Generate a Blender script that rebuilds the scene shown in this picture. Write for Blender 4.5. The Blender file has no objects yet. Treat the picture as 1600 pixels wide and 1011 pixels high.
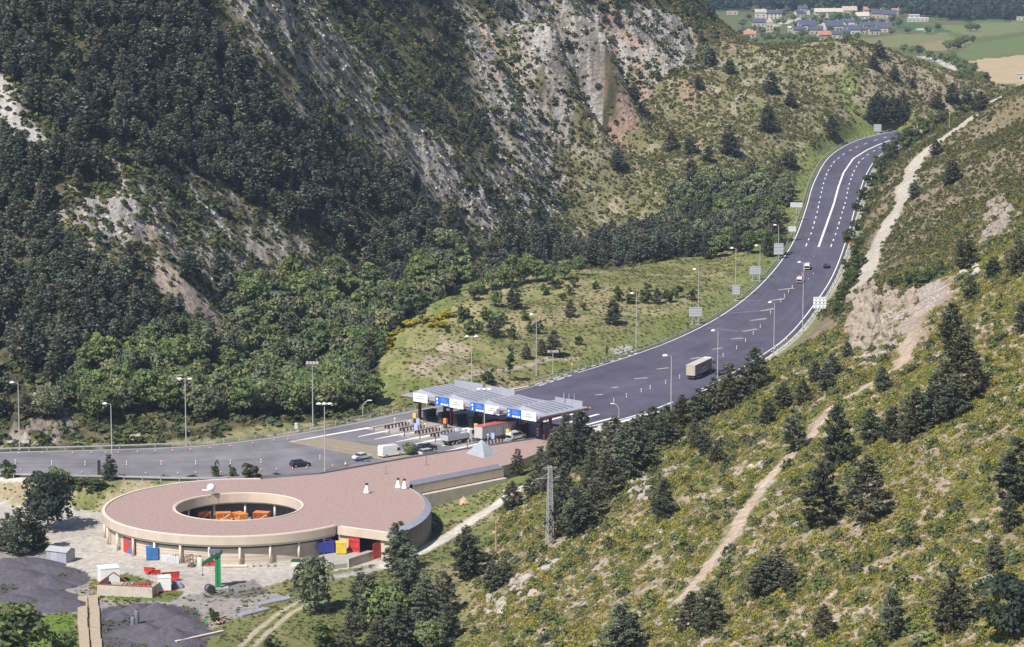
import bpy, math, random
import numpy as np
from mathutils import Vector
random.seed(7); rng = np.random.default_rng(11)
scn = bpy.context.scene; COL = scn.collection
R = math.radians
# ---------------------------------------------------------------- camera
F = 4214.0; PITCH = R(8.57); H = 118.0
CP, SP = math.cos(PITCH), math.sin(PITCH)
cam_d = bpy.data.cameras.new('camera'); cam = bpy.data.objects.new('camera', cam_d); COL.objects.link(cam)
cam.location = (0, 0, H); cam.rotation_euler = (R(90)-PITCH, 0, 0)
cam_d.sensor_width = 36; cam_d.lens = 36*F/1600; cam_d.clip_start = 1; cam_d.clip_end = 12000
scn.camera = cam
def ray(u, v):
    a = (u-800)/F; b = (505.5-v)/F
    return np.array([a, CP+b*SP, -SP+b*CP])
def PD(u, v, D):                    # point of the view line at forward distance D
    d = ray(u, v); k = D/d[1]; return np.array([d[0]*k, D, H+d[2]*k])
def P(u, v, z=0.0):                 # where it meets the level z
    d = ray(u, v); k = (z-H)/d[2]; return np.array([d[0]*k, d[1]*k, z])
def zroad(y):
    t = np.maximum(0, np.asarray(y, float)-740); return .06*t*(t/(t+60+1e-9))
def PR(u, v, dz=0.0):               # a point on the road
    z = 0.0
    for _ in range(30):
        p = P(u, v, z); z = z*.5+.5*float(zroad(p[1]))
    p = P(u, v, z+dz); return p
def proj(x, y, z):
    z = z-H; d = y*CP-z*SP; w = y*SP+z*CP
    return 800+F*x/d, 505.5-F*w/d
def pxm(p):                         # photo pixels per metre at a point
    return F/(p[1]*CP-(p[2]-H)*SP)
# ---------------------------------------------------------------- noise
def _h(ix, iy, s):
    n = (ix.astype(np.int64)*374761393 + iy.astype(np.int64)*668265263 + s*974711) & 0xffffffff
    n = ((n ^ (n >> 13))*1274126177) & 0xffffffff
    return ((n ^ (n >> 16)) & 0xffff)/65535.0
def vnoise(x, y, s=0):
    x = np.asarray(x, float); y = np.asarray(y, float)
    ix = np.floor(x); iy = np.floor(y); fx = x-ix; fy = y-iy
    fx = fx*fx*(3-2*fx); fy = fy*fy*(3-2*fy)
    a = _h(ix, iy, s); b = _h(ix+1, iy, s); c = _h(ix, iy+1, s); d = _h(ix+1, iy+1, s)
    return (a+(b-a)*fx)+((c+(d-c)*fx)-(a+(b-a)*fx))*fy
def fbm(x, y, sc, o=4, s=0, g=.5):
    t = 0; a = 1; n = 0; x = np.asarray(x, float)/sc; y = np.asarray(y, float)/sc
    for i in range(o):
        t = t+a*vnoise(x, y, s+i*17); n += a; a *= g; x = x*2.03+3.1; y = y*2.03+1.7
    return t/n
def ridged(x, y, sc, o=4, s=0):
    t = 0; a = 1; n = 0; x = np.asarray(x, float)/sc; y = np.asarray(y, float)/sc
    for i in range(o):
        t = t+a*(1-np.abs(2*vnoise(x, y, s+i*17)-1)); n += a; a *= .5; x = x*2.03+3.1; y = y*2.03+1.7
    return t/n
def sst(a, b, x):
    t = np.clip((x-a)/(b-a), 0, 1); return t*t*(3-2*t)
# ---------------------------------------------------------------- road outline
RL = [(-300,716),(0,706),(160,702),(300,696),(420,683),(520,666),(640,641),(790,612),(900,580),(1000,548),(1100,505),(1160,466),(1205,423),(1238,375),(1257,325),(1270,283),(1295,243),(1340,218),(1400,204)]
RR = [(-300,744),(0,743),(160,746),(330,749),(470,742),(620,721),(760,698),(880,679),(1000,652),(1090,616),(1170,573),(1232,530),(1275,479),(1305,432),(1327,373),(1342,318),(1358,271),(1385,238),(1450,215)]
def catmull(pts, n):
    pts = np.asarray(pts, float); m = len(pts); out = []
    for i in range(m-1):
        p0 = pts[max(i-1, 0)]; p1 = pts[i]; p2 = pts[i+1]; p3 = pts[min(i+2, m-1)]
        for k in range(n):
            t = k/n
            out.append(.5*(2*p1+(p2-p0)*t+(2*p0-5*p1+4*p2-p3)*t*t+(3*p1-p0-3*p2+p3)*t**3))
    out.append(pts[-1]); return np.array(out)
RLw = catmull([PR(*p)[:2] for p in RL], 14); RRw = catmull([PR(*p)[:2] for p in RR], 14)
ROADPOLY = np.vstack([RLw, RRw[::-1]])
def inpoly(x, y, poly):
    ins = np.zeros(np.shape(x), bool); n = len(poly); j = n-1
    for i in range(n):
        xi, yi = poly[i][0], poly[i][1]; xj, yj = poly[j][0], poly[j][1]
        if yi != yj:
            c = ((yi > y) != (yj > y)) & (x < (xj-xi)*(y-yi)/(yj-yi)+xi); ins ^= c
        j = i
    return ins
def dist_line(x, y, line):
    """distance to a polyline, y value of the nearest spot"""
    best = np.full(np.shape(x), 1e9); by = np.zeros(np.shape(x))
    for a, b in zip(line[:-1], line[1:]):
        dx, dy = b[0]-a[0], b[1]-a[1]; L = dx*dx+dy*dy+1e-9
        t = np.clip(((x-a[0])*dx+(y-a[1])*dy)/L, 0, 1)
        px = a[0]+t*dx; py = a[1]+t*dy; d = np.hypot(x-px, y-py)
        m = d < best; best = np.where(m, d, best); by = np.where(m, py, by)
    return best, by
# ---------------------------------------------------------------- terrain heights
def rbf(pts):
    pts = np.array(pts, float); X = pts[:, :2]/100.0; n = len(X)
    def phi(r2): return r2*np.log(r2+1e-9)*.5
    d2 = ((X[:, None]-X[None])**2).sum(-1); A = np.zeros((n+3, n+3))
    A[:n, :n] = phi(d2)+np.eye(n)*.002; A[:n, n] = 1; A[:n, n+1:] = X; A[n, :n] = 1; A[n+1:, :n] = X.T
    w = np.linalg.solve(A, np.concatenate([pts[:, 2], [0, 0, 0]]))
    def f(x, y):
        x = np.asarray(x, float)/100; y = np.asarray(y, float)/100; z = w[n]+w[n+1]*x+w[n+2]*y
        for i in range(n): z = z+w[i]*phi((x-X[i, 0])**2+(y-X[i, 1])**2)
        return z
    return f
LP = [PD(*t) for t in [
 (-200,690,602),(-200,400,675),(-200,100,750),(-200,-150,815),
 (0,692,601),(0,600,622),(0,500,650),(0,300,700),(0,100,750),(0,0,775),(0,-150,815),
 (200,685,607),(200,600,632),(200,500,662),(200,300,722),(200,100,785),(200,0,815),(200,-150,860),
 (350,640,632),(350,540,690),(290,460,690),(235,410,695),(400,400,760),(400,300,790),(400,200,822),(400,100,848),(400,0,870),(400,-150,915),
 (480,500,735),(550,480,790),(500,300,835),(500,400,790),(600,300,880),(600,170,912),(600,380,850),(500,90,893),(600,90,975),(600,0,1010),(700,0,1060),(600,-150,1050),
 (720,270,935),(700,400,900),(660,340,885),(800,360,962),(850,390,978),(700,170,985),(720,90,1040),(800,270,990),(800,200,1040),(750,0,1100),(800,-150,1180),
 (870,60,1080),(850,110,1068),(840,180,1058),(830,250,1040),(830,325,1012),(900,120,1120),(980,150,1185),(930,220,1135),(900,280,1095),(940,60,1140),
 (1000,0,1230),(1000,60,1200),(1000,110,1190),(1080,30,1250),(1050,100,1210),(1150,62,1285),(1050,-60,1290),
 (870,395,985),(1000,380,1000),(950,330,1040),(1100,330,1025),(1250,275,1090),(1300,228,1130),(1390,198,1180),(1000,250,1085),(1000,172,1150),(1060,130,1185),
 (1130,88,1222),(1250,74,1242),(1350,70,1252),(1440,95,1262),(1530,130,1280),(1200,200,1132),(1100,220,1110),(1200,130,1185),(1350,130,1205),(1450,170,1215),(1330,190,1165),
 (600,548,688),(650,500,730),(700,460,775),(760,435,830),(850,430,860),(950,425,888),(1100,440,850),(720,560,700),(700,600,665),(650,580,672),(660,545,692),(800,520,740),(900,500,765),(1000,480,790),(1050,420,880),
 (900,392,945),(1100,380,945),(1200,330,1000),(1230,290,1040),(1180,420,870)]]
LP += [(-55,645,-3),(-62,680,-4),(-45,690,-5),(-42,712,-5),(-28,745,-5),(-18,800,-5),(-6,860,-4),(10,925,-3),(-75,640,-2),
       (125,1400,25),(180,1500,20),(60,1480,50),(0,1500,90),(250,1400,18),(160,1330,28),(215,1360,22)]
for i in range(5, len(RLw), 14):
    p = RLw[i]; LP.append((p[0], p[1], float(zroad(p[1]))))
ZL = rbf(LP)
BP = [PD(*t) for t in [(1350,440,800),(1368,390,840),(1400,330,890),(1420,280,950),(1445,235,1010),(1500,198,1090),(1560,150,1200),
 (1600,390,690),(1600,300,765),(1600,200,905),(1600,150,1010),(1480,430,730),(1480,330,840),(1500,260,930),(1560,200,1000),(1520,170,1130),(1700,300,700),(1700,150,900),(1800,200,760),(1800,100,950)]]
for i in range(150, len(RRw), 12):
    p = RRw[i]; BP.append((p[0]+2, p[1], float(zroad(p[1]))))
BP += [(205,1260,30),(260,1350,24),(230,1300,28),(300,1250,40)]
ZB = rbf(BP)
CREST = [([PD(*t)[:2] for t in [(380,0,866),(480,90,893),(600,170,912),(720,270,935),(850,388,976)]],6,9),
 ([PD(*t)[:2] for t in [(870,10,1095),(850,110,1068),(840,180,1058),(830,310,1020)]],5,8),
 ([PD(*t)[:2] for t in [(470,0,885),(560,100,915),(640,150,935)]],4,6),
 ([PD(*t)[:2] for t in [(180,240,705),(290,330,725),(420,400,762),(470,450,775)]],3,8),
 ([PD(*t)[:2] for t in [(760,110,1060),(800,200,1040),(835,330,1010)]],4,7),
 ([PD(*t)[:2] for t in [(930,20,1180),(985,90,1185),(1010,140,1180)]],4,9)]
def softplus(t, k): return k*np.logaddexp(0, t/k)
def ZN(x, y):                       # the near flank
    pl = 16+.51*(x-27)-.025*(y-400)-.24*softplus(y-560, 9)
    pl = pl+2.6*(fbm(x, y, 38, 3, 5)-.5)*sst(-4, 8, pl)
    return pl
def ZF(x, y):                       # the valley with the village and the wooded range behind it
    yy = np.array([1200,1400,1700,2100,2500,2800,3080,3400,4000,5200]); zz = np.array([24,22,21,14,8,9,17,75,180,270])
    return np.interp(y, yy, zz)+sst(3050, 3500, y)*40*(fbm(x, y, 400, 4, 9)-.5)+5*(fbm(x, y, 260, 2, 3)-.5)*sst(1400, 1700, y)
def yard(x, y): return -5+3.5*sst(-22, 8, x)*sst(480, 560, y)
def smax(a, b, k): return np.maximum(a, b)+np.maximum(0, k-np.abs(a-b))**2/(4*k)
RMID = .5*(RLw+RRw)
def heights(x, y):
    ins = inpoly(x, y, ROADPOLY)
    dl, yl = dist_line(x, y, RLw[::2]); dr, yr = dist_line(x, y, RRw[::2])
    left = dl < dr
    # side far past the bend: use the sense of the middle line
    s = np.where(ins, 0, np.minimum(dl, dr))
    zr = zroad(np.where(left, yl, yr))-.3
    zl = ZL(x, y)
    wf = sst(1330, 1480, y-.25*np.abs(x-150))
    zl = zl*(1-wf)+np.maximum(ZF(x, y), 0)*wf
    rel = sst(3, 30, s)
    for c, a, w_ in CREST:
        d_, _y = dist_line(x+4*(fbm(x, y, 14, 2, 31)-.5), y, c); zl = zl+a*np.exp(-d_/w_)*(.55+.9*fbm(x, y, 16, 3, 33))
    mt = sst(8, 40, zl)*rel*(1-wf)
    zl = zl+mt*(7*(ridged(x+.5*y, y, 60, 3, 2)-.62)+2.6*(fbm(x, y, 11, 3, 8)-.5)+3.6*(ridged(x+.3*y, y-.3*x, 13, 4, 12)-.62)*sst(.35, .6, fbm(x, y, 40, 3, 14)))
    zl = zl+rel*(1-mt)*1.2*(fbm(x, y, 22, 3, 4)-.5)*(1-wf)
    zb = ZB(x, y)+sst(3, 20, s)*(2.2*(fbm(x, y, 30, 4, 21)-.5))
    wb = sst(1200, 1350, y); zb = zb*(1-wb)+ZF(x, y)*wb
    zn = ZN(x, y)
    base = np.where(y < 690+.0*x, yard(x, y), -30.0)
    ub = sst(640, 720, y); zb2 = np.where(y > 640, zb-(1-ub)*40, -60)
    zright = smax(smax(base, zn, 2.5), zb2, 3.0)
    w = np.where(left, sst(1.8, 9, s), sst(1.2, 10, s))
    zl_ = zr*(1-w)+zl*w
    near = zr*(1-w)+zright*w
    z = np.where(left, zl_, near)
    z = np.where(ins, zroad(y)-.3, z)
    return z, s, left, ins
NT, T0, T1 = 820, -.335, .335
tans = np.linspace(T0, T1, NT)
ys = [255.0]
while ys[-1] < 1320: ys.append(ys[-1]*(1.0026 if ys[-1] < 860 else 1.00125))
while ys[-1] < 1500: ys.append(ys[-1]*1.003)
while ys[-1] < 5200: ys.append(ys[-1]*1.012)
ys = np.array(ys); NY = len(ys)
GX = (ys[:, None]*tans[None, :]); GY = np.repeat(ys[:, None], NT, 1)
GZ, GS, GL, GI = heights(GX, GY)
def zat(x, y):
    """height of the ground (bilinear in the ground's own grid)"""
    x = np.asarray(x, float); y = np.asarray(y, float)
    t = np.clip((x/y-T0)/(T1-T0)*(NT-1), 0, NT-1.001); j = t.astype(int); ft = t-j
    i = np.clip(np.searchsorted(ys, y)-1, 0, NY-2); fy = np.clip((y-ys[i])/(ys[i+1]-ys[i]), 0, 1)
    return (GZ[i, j]*(1-ft)+GZ[i, j+1]*ft)*(1-fy)+(GZ[i+1, j]*(1-ft)+GZ[i+1, j+1]*ft)*fy
def G(u, v, start=255.0):           # first ground met by the line of sight
    d = ray(u, v); m = ys >= start; yy = ys[m]; x = yy*d[0]/d[1]; z = H+yy*d[2]/d[1]
    g = zat(x, yy); k = np.nonzero(z <= g)[0]
    if len(k) == 0: return PD(u, v, 3000.0)
    k = k[0]
    if k == 0: return np.array([x[0], yy[0], g[0]])
    a = (z-g)[k-1]; b = (z-g)[k]; t = a/(a-b+1e-12); y_ = yy[k-1]+t*(yy[k]-yy[k-1])
    return np.array([y_*d[0]/d[1], y_, float(zat(y_*d[0]/d[1], y_))])
# ---------------------------------------------------------------- mesh helpers
def link(name, me, m=None, parent=None, loc=None, rz=0.0):
    o = bpy.data.objects.new(name, me); COL.objects.link(o)
    if m is not None and me is not None and not me.materials:
        for k in (m if isinstance(m, (list, tuple)) else [m]): me.materials.append(k)
    if parent is not None: o.parent = parent
    if loc is not None: o.location = loc
    if rz: o.rotation_euler = (0, 0, rz)
    return o
def tag(o, label=None, cat=None, group=None, kind=None):
    if label: o['label'] = label
    if cat: o['category'] = cat
    if group: o['group'] = group
    if kind: o['kind'] = kind
    return o
def thing(name, label, cat, loc, rz=0.0, group=None):
    return tag(link(name, None, None, None, loc, rz), label, cat, group)
class MB:
    def __init__(s): s.v = []; s.f = []; s.mi = []
    def add(s, vs, fs, mi=0):
        n = len(s.v); s.v += [tuple(float(c) for c in p) for p in vs]
        for f in fs: s.f.append(tuple(i+n for i in f)); s.mi.append(mi)
        return s
    def box(s, x0, x1, y0, y1, z0, z1, mi=0):
        return s.add([(x0,y0,z0),(x1,y0,z0),(x1,y1,z0),(x0,y1,z0),(x0,y0,z1),(x1,y0,z1),(x1,y1,z1),(x0,y1,z1)],
                     [(3,2,1,0),(4,5,6,7),(0,1,5,4),(1,2,6,5),(2,3,7,6),(3,0,4,7)], mi)
    def cyl(s, a, b, r0, r1=None, n=10, mi=0, caps=True):
        a = Vector(a); b = Vector(b); r1 = r0 if r1 is None else r1; d = (b-a).normalized()
        u = d.orthogonal().normalized(); w = d.cross(u); k = len(s.v)
        ring = [(math.cos(2*math.pi*i/n), math.sin(2*math.pi*i/n)) for i in range(n)]
        vs = [a+u*(c*r0)+w*(t*r0) for c, t in ring]+[b+u*(c*r1)+w*(t*r1) for c, t in ring]
        fs = [(i, (i+1) % n, n+(i+1) % n, n+i) for i in range(n)]
        if caps: fs += [tuple(range(n))[::-1], tuple(range(n, 2*n))]
        return s.add(vs, fs, mi)
    def tube(s, pts, r, n=6, mi=0):
        for a, b in zip(pts[:-1], pts[1:]): s.cyl(a, b, r, r, n, mi)
        return s
    def prism(s, poly, z0, z1, mi=0, top=True, bot=False):
        n = len(poly); vs = [(x, y, z0) for x, y in poly]+[(x, y, z1) for x, y in poly]
        fs = [(i, (i+1) % n, n+(i+1) % n, n+i) for i in range(n)]
        if top: fs.append(tuple(range(n, 2*n)))
        if bot: fs.append(tuple(range(n))[::-1])
        return s.add(vs, fs, mi)
    def profile(s, poly, y0, y1, mi=0, inset=None):
        """side profile (x,z) pushed across the width; inset(z) narrows it"""
        n = len(poly); g = inset or (lambda z: 0)
        vs = [(x, y0+g(z), z) for x, z in poly]+[(x, y1-g(z), z) for x, z in poly]
        fs = [(i, (i+1) % n, n+(i+1) % n, n+i) for i in range(n)]+[tuple(range(n))[::-1], tuple(range(n, 2*n))]
        return s.add(vs, fs, mi)
    def lathe(s, prof, n=12, c=(0, 0, 0), mi=0):
        vs = []; fs = []
        for r, z in prof: vs += [(c[0]+r*math.cos(2*math.pi*i/n), c[1]+r*math.sin(2*math.pi*i/n), c[2]+z) for i in range(n)]
        for k in range(len(prof)-1):
            fs += [(k*n+i, k*n+(i+1) % n, (k+1)*n+(i+1) % n, (k+1)*n+i) for i in range(n)]
        fs += [tuple(range(n))[::-1], tuple(range((len(prof)-1)*n, len(prof)*n))]
        return s.add(vs, fs, mi)
    def quad(s, a, b, c, d, mi=0): return s.add([a, b, c, d], [(0, 1, 2, 3)], mi)
    def xf(s, rz=0, t=(0, 0, 0), k0=0):
        c, q = math.cos(rz), math.sin(rz)
        s.v = s.v[:k0]+[(x*c-y*q+t[0], x*q+y*c+t[1], z+t[2]) for x, y, z in s.v[k0:]]; return s
    def mesh(s, name, smooth=False):
        me = bpy.data.meshes.new(name); me.from_pydata(s.v, [], s.f); me.update()
        if any(s.mi): me.polygons.foreach_set('material_index', s.mi)
        if smooth: me.polygons.foreach_set('use_smooth', [True]*len(s.f))
        return me
    def build(s, name, m, parent=None, loc=None, rz=0.0, smooth=False): return link(name, s.mesh(name, smooth), m, parent, loc, rz)
def np_mesh(name, V, Q, col=None, attr=None):
    me = bpy.data.meshes.new(name); k = Q.shape[1]
    me.vertices.add(len(V)); me.vertices.foreach_set('co', np.ascontiguousarray(V, np.float32).ravel())
    me.loops.add(Q.size); me.loops.foreach_set('vertex_index', np.ascontiguousarray(Q, np.int32).ravel())
    me.polygons.add(len(Q)); me.polygons.foreach_set('loop_start', np.arange(0, Q.size, k, dtype=np.int32)); me.update()
    if col is not None:
        a = me.attributes.new('col', 'FLOAT_COLOR', 'POINT'); c = np.ones((len(V), 4), np.float32); c[:, :3] = col; a.data.foreach_set('color', c.ravel())
    if attr is not None:
        a = me.attributes.new('rough', 'FLOAT', 'POINT'); a.data.foreach_set('value', np.ascontiguousarray(attr, np.float32))
    return me
# ---------------------------------------------------------------- materials
def nodes(name):
    m = bpy.data.materials.new(name); m.use_nodes = True; nt = m.node_tree; return m, nt, nt.nodes['Principled BSDF'], nt.links
def mat(name, c, rough=.6, var=.12, sc=1.5, metal=0.0, bump=0.0, emit=None, spec=.4, stretch=None):
    """plain colour broken by two scales of noise (wear, dirt, dust)"""
    m, nt, b, L = nodes(name)
    tc = nt.nodes.new('ShaderNodeTexCoord'); src = tc.outputs['Object']
    if stretch:
        mp = nt.nodes.new('ShaderNodeMapping'); mp.inputs['Scale'].default_value = stretch; L.new(src, mp.inputs[0]); src = mp.outputs[0]
    n1 = nt.nodes.new('ShaderNodeTexNoise'); n1.inputs['Scale'].default_value = sc; n1.inputs['Detail'].default_value = 6; n1.inputs['Roughness'].default_value = .65
    L.new(src, n1.inputs['Vector'])
    mr = nt.nodes.new('ShaderNodeMapRange'); mr.inputs[1].default_value = .3; mr.inputs[2].default_value = .7; mr.inputs[3].default_value = 1-var; mr.inputs[4].default_value = 1+var
    L.new(n1.outputs[0], mr.inputs[0])
    mx = nt.nodes.new('ShaderNodeVectorMath'); mx.operation = 'SCALE'; mx.inputs[0].default_value = c[:3]; L.new(mr.outputs[0], mx.inputs['Scale'])
    L.new(mx.outputs[0], b.inputs['Base Color']); b.inputs['Roughness'].default_value = rough; b.inputs['Metallic'].default_value = metal
    b.inputs['Specular IOR Level'].default_value = spec
    if bump:
        bp = nt.nodes.new('ShaderNodeBump'); bp.inputs['Strength'].default_value = bump; bp.inputs['Distance'].default_value = .1
        L.new(n1.outputs[0], bp.inputs['Height']); L.new(bp.outputs[0], b.inputs['Normal'])
    return m
def leafmat(name, vary=.25, thin=True):
    m, nt, b, L = nodes(name)
    at = nt.nodes.new('ShaderNodeAttribute'); at.attribute_name = 'col'
    oi = nt.nodes.new('ShaderNodeObjectInfo')
    mr = nt.nodes.new('ShaderNodeMapRange'); mr.inputs[3].default_value = 1-vary; mr.inputs[4].default_value = 1+vary; L.new(oi.outputs['Random'], mr.inputs[0])
    mx = nt.nodes.new('ShaderNodeVectorMath'); mx.operation = 'SCALE'; L.new(at.outputs[0], mx.inputs[0]); L.new(mr.outputs[0], mx.inputs['Scale'])
    L.new(mx.outputs[0], b.inputs['Base Color']); b.inputs['Roughness'].default_value = .75; b.inputs['Specular IOR Level'].default_value = .15
    if thin:                                   # leaves let some light through
        tr = nt.nodes.new('ShaderNodeBsdfTranslucent'); L.new(mx.outputs[0], tr.inputs['Color']); ms = nt.nodes.new('ShaderNodeMixShader'); ms.inputs[0].default_value = .32
        L.new(b.outputs[0], ms.inputs[1]); L.new(tr.outputs[0], ms.inputs[2]); L.new(ms.outputs[0], nt.nodes['Material Output'].inputs['Surface'])
    return m
def groundmat(name):
    m, nt, b, L = nodes(name)
    at = nt.nodes.new('ShaderNodeAttribute'); at.attribute_name = 'col'
    ar = nt.nodes.new('ShaderNodeAttribute'); ar.attribute_name = 'rough'
    ge = nt.nodes.new('ShaderNodeNewGeometry')
    def noi(sc, d):
        n = nt.nodes.new('ShaderNodeTexNoise'); n.inputs['Scale'].default_value = sc; n.inputs['Detail'].default_value = d; n.inputs['Roughness'].default_value = .7
        L.new(ge.outputs['Position'], n.inputs['Vector']); return n
    n1 = noi(1.1, 6); n2 = noi(.09, 4)
    a = nt.nodes.new('ShaderNodeMapRange'); a.inputs[1].default_value = .3; a.inputs[2].default_value = .7; a.inputs[3].default_value = .66; a.inputs[4].default_value = 1.34; L.new(n1.outputs[0], a.inputs[0])
    c = nt.nodes.new('ShaderNodeMapRange'); c.inputs[1].default_value = .3; c.inputs[2].default_value = .7; c.inputs[3].default_value = .86; c.inputs[4].default_value = 1.14; L.new(n2.outputs[0], c.inputs[0])
    p = nt.nodes.new('ShaderNodeMath'); p.operation = 'MULTIPLY'; L.new(a.outputs[0], p.inputs[0]); L.new(c.outputs[0], p.inputs[1])
    mx = nt.nodes.new('ShaderNodeVectorMath'); mx.operation = 'SCALE'; L.new(at.outputs[0], mx.inputs[0]); L.new(p.outputs[0], mx.inputs['Scale'])
    L.new(mx.outputs[0], b.inputs['Base Color']); b.inputs['Roughness'].default_value = .95; b.inputs['Specular IOR Level'].default_value = .1
    v = nt.nodes.new('ShaderNodeTexVoronoi'); v.inputs['Scale'].default_value = .45; L.new(ge.outputs['Position'], v.inputs['Vector'])
    h = nt.nodes.new('ShaderNodeMath'); h.operation = 'ADD'; L.new(n1.outputs[0], h.inputs[0]); L.new(v.outputs['Distance'], h.inputs[1])
    bp = nt.nodes.new('ShaderNodeBump'); bp.inputs['Distance'].default_value = .9; L.new(h.outputs[0], bp.inputs['Height']); L.new(ar.outputs['Fac'], bp.inputs['Strength'])
    L.new(bp.outputs[0], b.inputs['Normal']); return m
MG = groundmat('ground_cover')
# ---------------------------------------------------------------- what covers the ground where
NX = GX; NYY = GY
WX = 3.0*(fbm(GX, GY, 9, 3, 51)-.5)*2; WY = 3.0*(fbm(GX, GY, 9, 3, 57)-.5)*2
def wpoly(px, start=255.0): return [tuple(G(u, v, start)[:2]) for u, v in px]
def area(px, k=1.0, poly=None, start=255.0):
    poly = poly or wpoly(px, start); return inpoly(GX+WX*k, GY+WY*k, poly).astype(float)
def path(px, w, k=.4, start=255.0, soft=.7):
    d, _ = dist_line(GX+WX*k*.4, GY+WY*k*.4, wpoly(px, start)); return 1-sst(w*soft, w*(2-soft), d)
col = np.zeros(GX.shape+(3,)); ROUGH = np.full(GX.shape, .25)
def lay(m, c, r=None):
    global col
    col[:] = col*(1-m[..., None])+m[..., None]*np.asarray(c)
    if r is not None: ROUGH[:] = ROUGH*(1-m)+r*m
n_a = fbm(GX, GY, 5, 4, 61); n_b = fbm(GX, GY, 26, 4, 63); n_c = fbm(GX, GY, 1.6, 3, 67)
inmount = GL & (GY < 1420) & (GS > 2)
# forest floor on the mountain, then rock where the photograph shows it
lay(np.ones(GX.shape), (.06, .058, .032))
lay(sst(.46, .62, n_a), (.13, .115, .065))
gy_, gx_ = np.gradient(GZ); 
slope = np.hypot(np.gradient(GZ, axis=0)/np.gradient(GY, axis=0), np.gradient(GZ, axis=1)/np.gradient(GX, axis=1))
ROCKY = np.zeros(GX.shape)
for c, a, w_ in CREST:
    d, _ = dist_line(GX+WX, GY+WY, c); ROCKY = np.maximum(ROCKY, (1-sst(4, w_*2.0, d))*sst(.36, .56, fbm(GX, GY, 13, 4, 71)))
for px in [[(160,240),(300,300),(420,330),(560,430),(560,465),(420,455),(330,430),(250,400),(200,330)],
           [(0,560),(60,590),(120,650),(150,700),(0,700)],[(540,330),(640,340),(690,400),(640,400)],
           [(560,380),(600,385),(640,430),(600,430)]]:
    ROCKY = np.maximum(ROCKY, area(px, 2)*sst(.44, .6, fbm(GX, GY, 9, 4, 73))*.8)
for px in [[(760,0),(930,0),(1010,60),(1010,150),(940,170),(880,120),(850,90),(790,60)],[(780,110),(860,120),(900,190),(870,260),(830,330),(800,300),(770,180)],
           [(960,20),(1060,30),(1090,100),(1000,170),(960,130)],[(840,320),(930,220),(1010,170),(900,330)],[(700,300),(760,310),(850,380),(800,385)]]:
    ROCKY = np.maximum(ROCKY, area(px, 2)*sst(.38, .55, fbm(GX, GY, 12, 4, 75)))
for px in [[(850,0),(1000,0),(1080,40),(1085,110),(1000,165),(950,170),(880,130),(800,60)],[(770,100),(900,170),(880,270),(835,340),(780,250)]]:
    ROCKY = np.maximum(ROCKY, area(px, 2)*sst(.42, .52, fbm(GX, GY, 14, 4, 79)))
ROCKY *= inmount
_px, _py = GX+.35*GY, GY-.35*GX
GZ += ROCKY*(5.5*(ridged(_px, _py*.6, 12, 4, 141)-.62)+2.6*(ridged(GX, GY*.7, 4.2, 3, 143)-.6)+1.8*(fbm(GX, GY, 1.9, 2, 147)-.5))+.7*(inmount & (GS > 8))*(fbm(GX, GY, 3.2, 3, 145)-.5)
rockc = np.array((.43, .40, .37))
CRD = np.zeros(GX.shape)
for c, a, w_ in CREST:
    d, _ = dist_line(GX+WX, GY+6+WY, c); CRD = np.maximum(CRD, 1-sst(w_*1.3, w_*3.0, d))
SCR = np.clip(np.maximum(CRD, area([(150,230),(320,290),(440,330),(580,400),(600,450),(480,470),(380,440),(300,400),(220,390)], 2))*inmount, 0, 1)
lay(SCR*.8, (.15, .135, .08), .6); lay(SCR*sst(.44, .56, fbm(GX, GY, 4, 4, 151)), (.39, .345, .29), .9)
lay(ROCKY, rockc, .95)
lay(ROCKY*sst(.52, .66, n_a), (.38, .31, .25), None); lay(ROCKY*sst(.70, .82, ridged(_px, _py*.5, 7, 3, 153))*.85, (.13, .12, .105), None)
lay(ROCKY*sst(.5, .62, fbm(GX, GY, 3.0, 3, 149))*.6, (.20, .185, .17), None); lay(ROCKY*sst(.6, .68, n_b)*sst(.5, .6, n_a), (.12, .115, .06), None)
lay(area([(225,408),(240,405),(300,450),(360,500),(362,535),(330,530),(290,490),(250,450)], .5), (.40, .32, .26), .5)
lay(path([(0,140),(25,185),(45,215),(65,230)], 4), (.42, .39, .37), .5)
lay(path([(748,40),(775,80),(800,95)], 3), (.42, .33, .24), .5)
lay(area([(205,675),(232,680),(228,692),(206,692)], .2), (.5, .46, .38), .5)
# the scrub covered middle hill
MIDH = area([(868,392),(880,300),(960,220),(1010,160),(1130,84),(1160,70),(1260,60),(1420,60),(1560,130),(1480,210),(1390,205),(1290,240),(1255,300),(1180,330),(1100,330),(1000,400)], 1.5)
MIDH = np.maximum(MIDH, (GL & (GY > 1190) & (GY < 1330) & (GX > 95)).astype(float))*inmount
lay(MIDH, (.17, .16, .08), .4)
lay(MIDH*sst(.52, .66, n_a), (.30, .26, .185), .6)
lay(MIDH*sst(.62, .72, n_b), (.27, .2, .14), .5)
lay(path([(950,20),(985,90),(1000,150),(985,165)], 6, 2)*sst(.4, .55, n_a), (.36, .25, .21), .9)
lay(area([(930,180),(1000,195),(980,230),(940,225)], 2)*sst(.4, .55, n_a), (.30, .2, .15), .5)
EASTB = area([(1300,100),(1420,80),(1560,130),(1470,200),(1390,200),(1330,180)], 1.2)*inmount
lay(EASTB*.8, (.27, .22, .16), .3)
lay(area([(1315,110),(1350,100),(1345,140),(1330,150),(1345,175),(1310,170)], .8)*inmount, (.15, .175, .065), .2)
lay(area([(1410,150),(1470,165),(1480,190),(1420,190)], .8)*inmount, (.2, .19, .1), .2)
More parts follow.
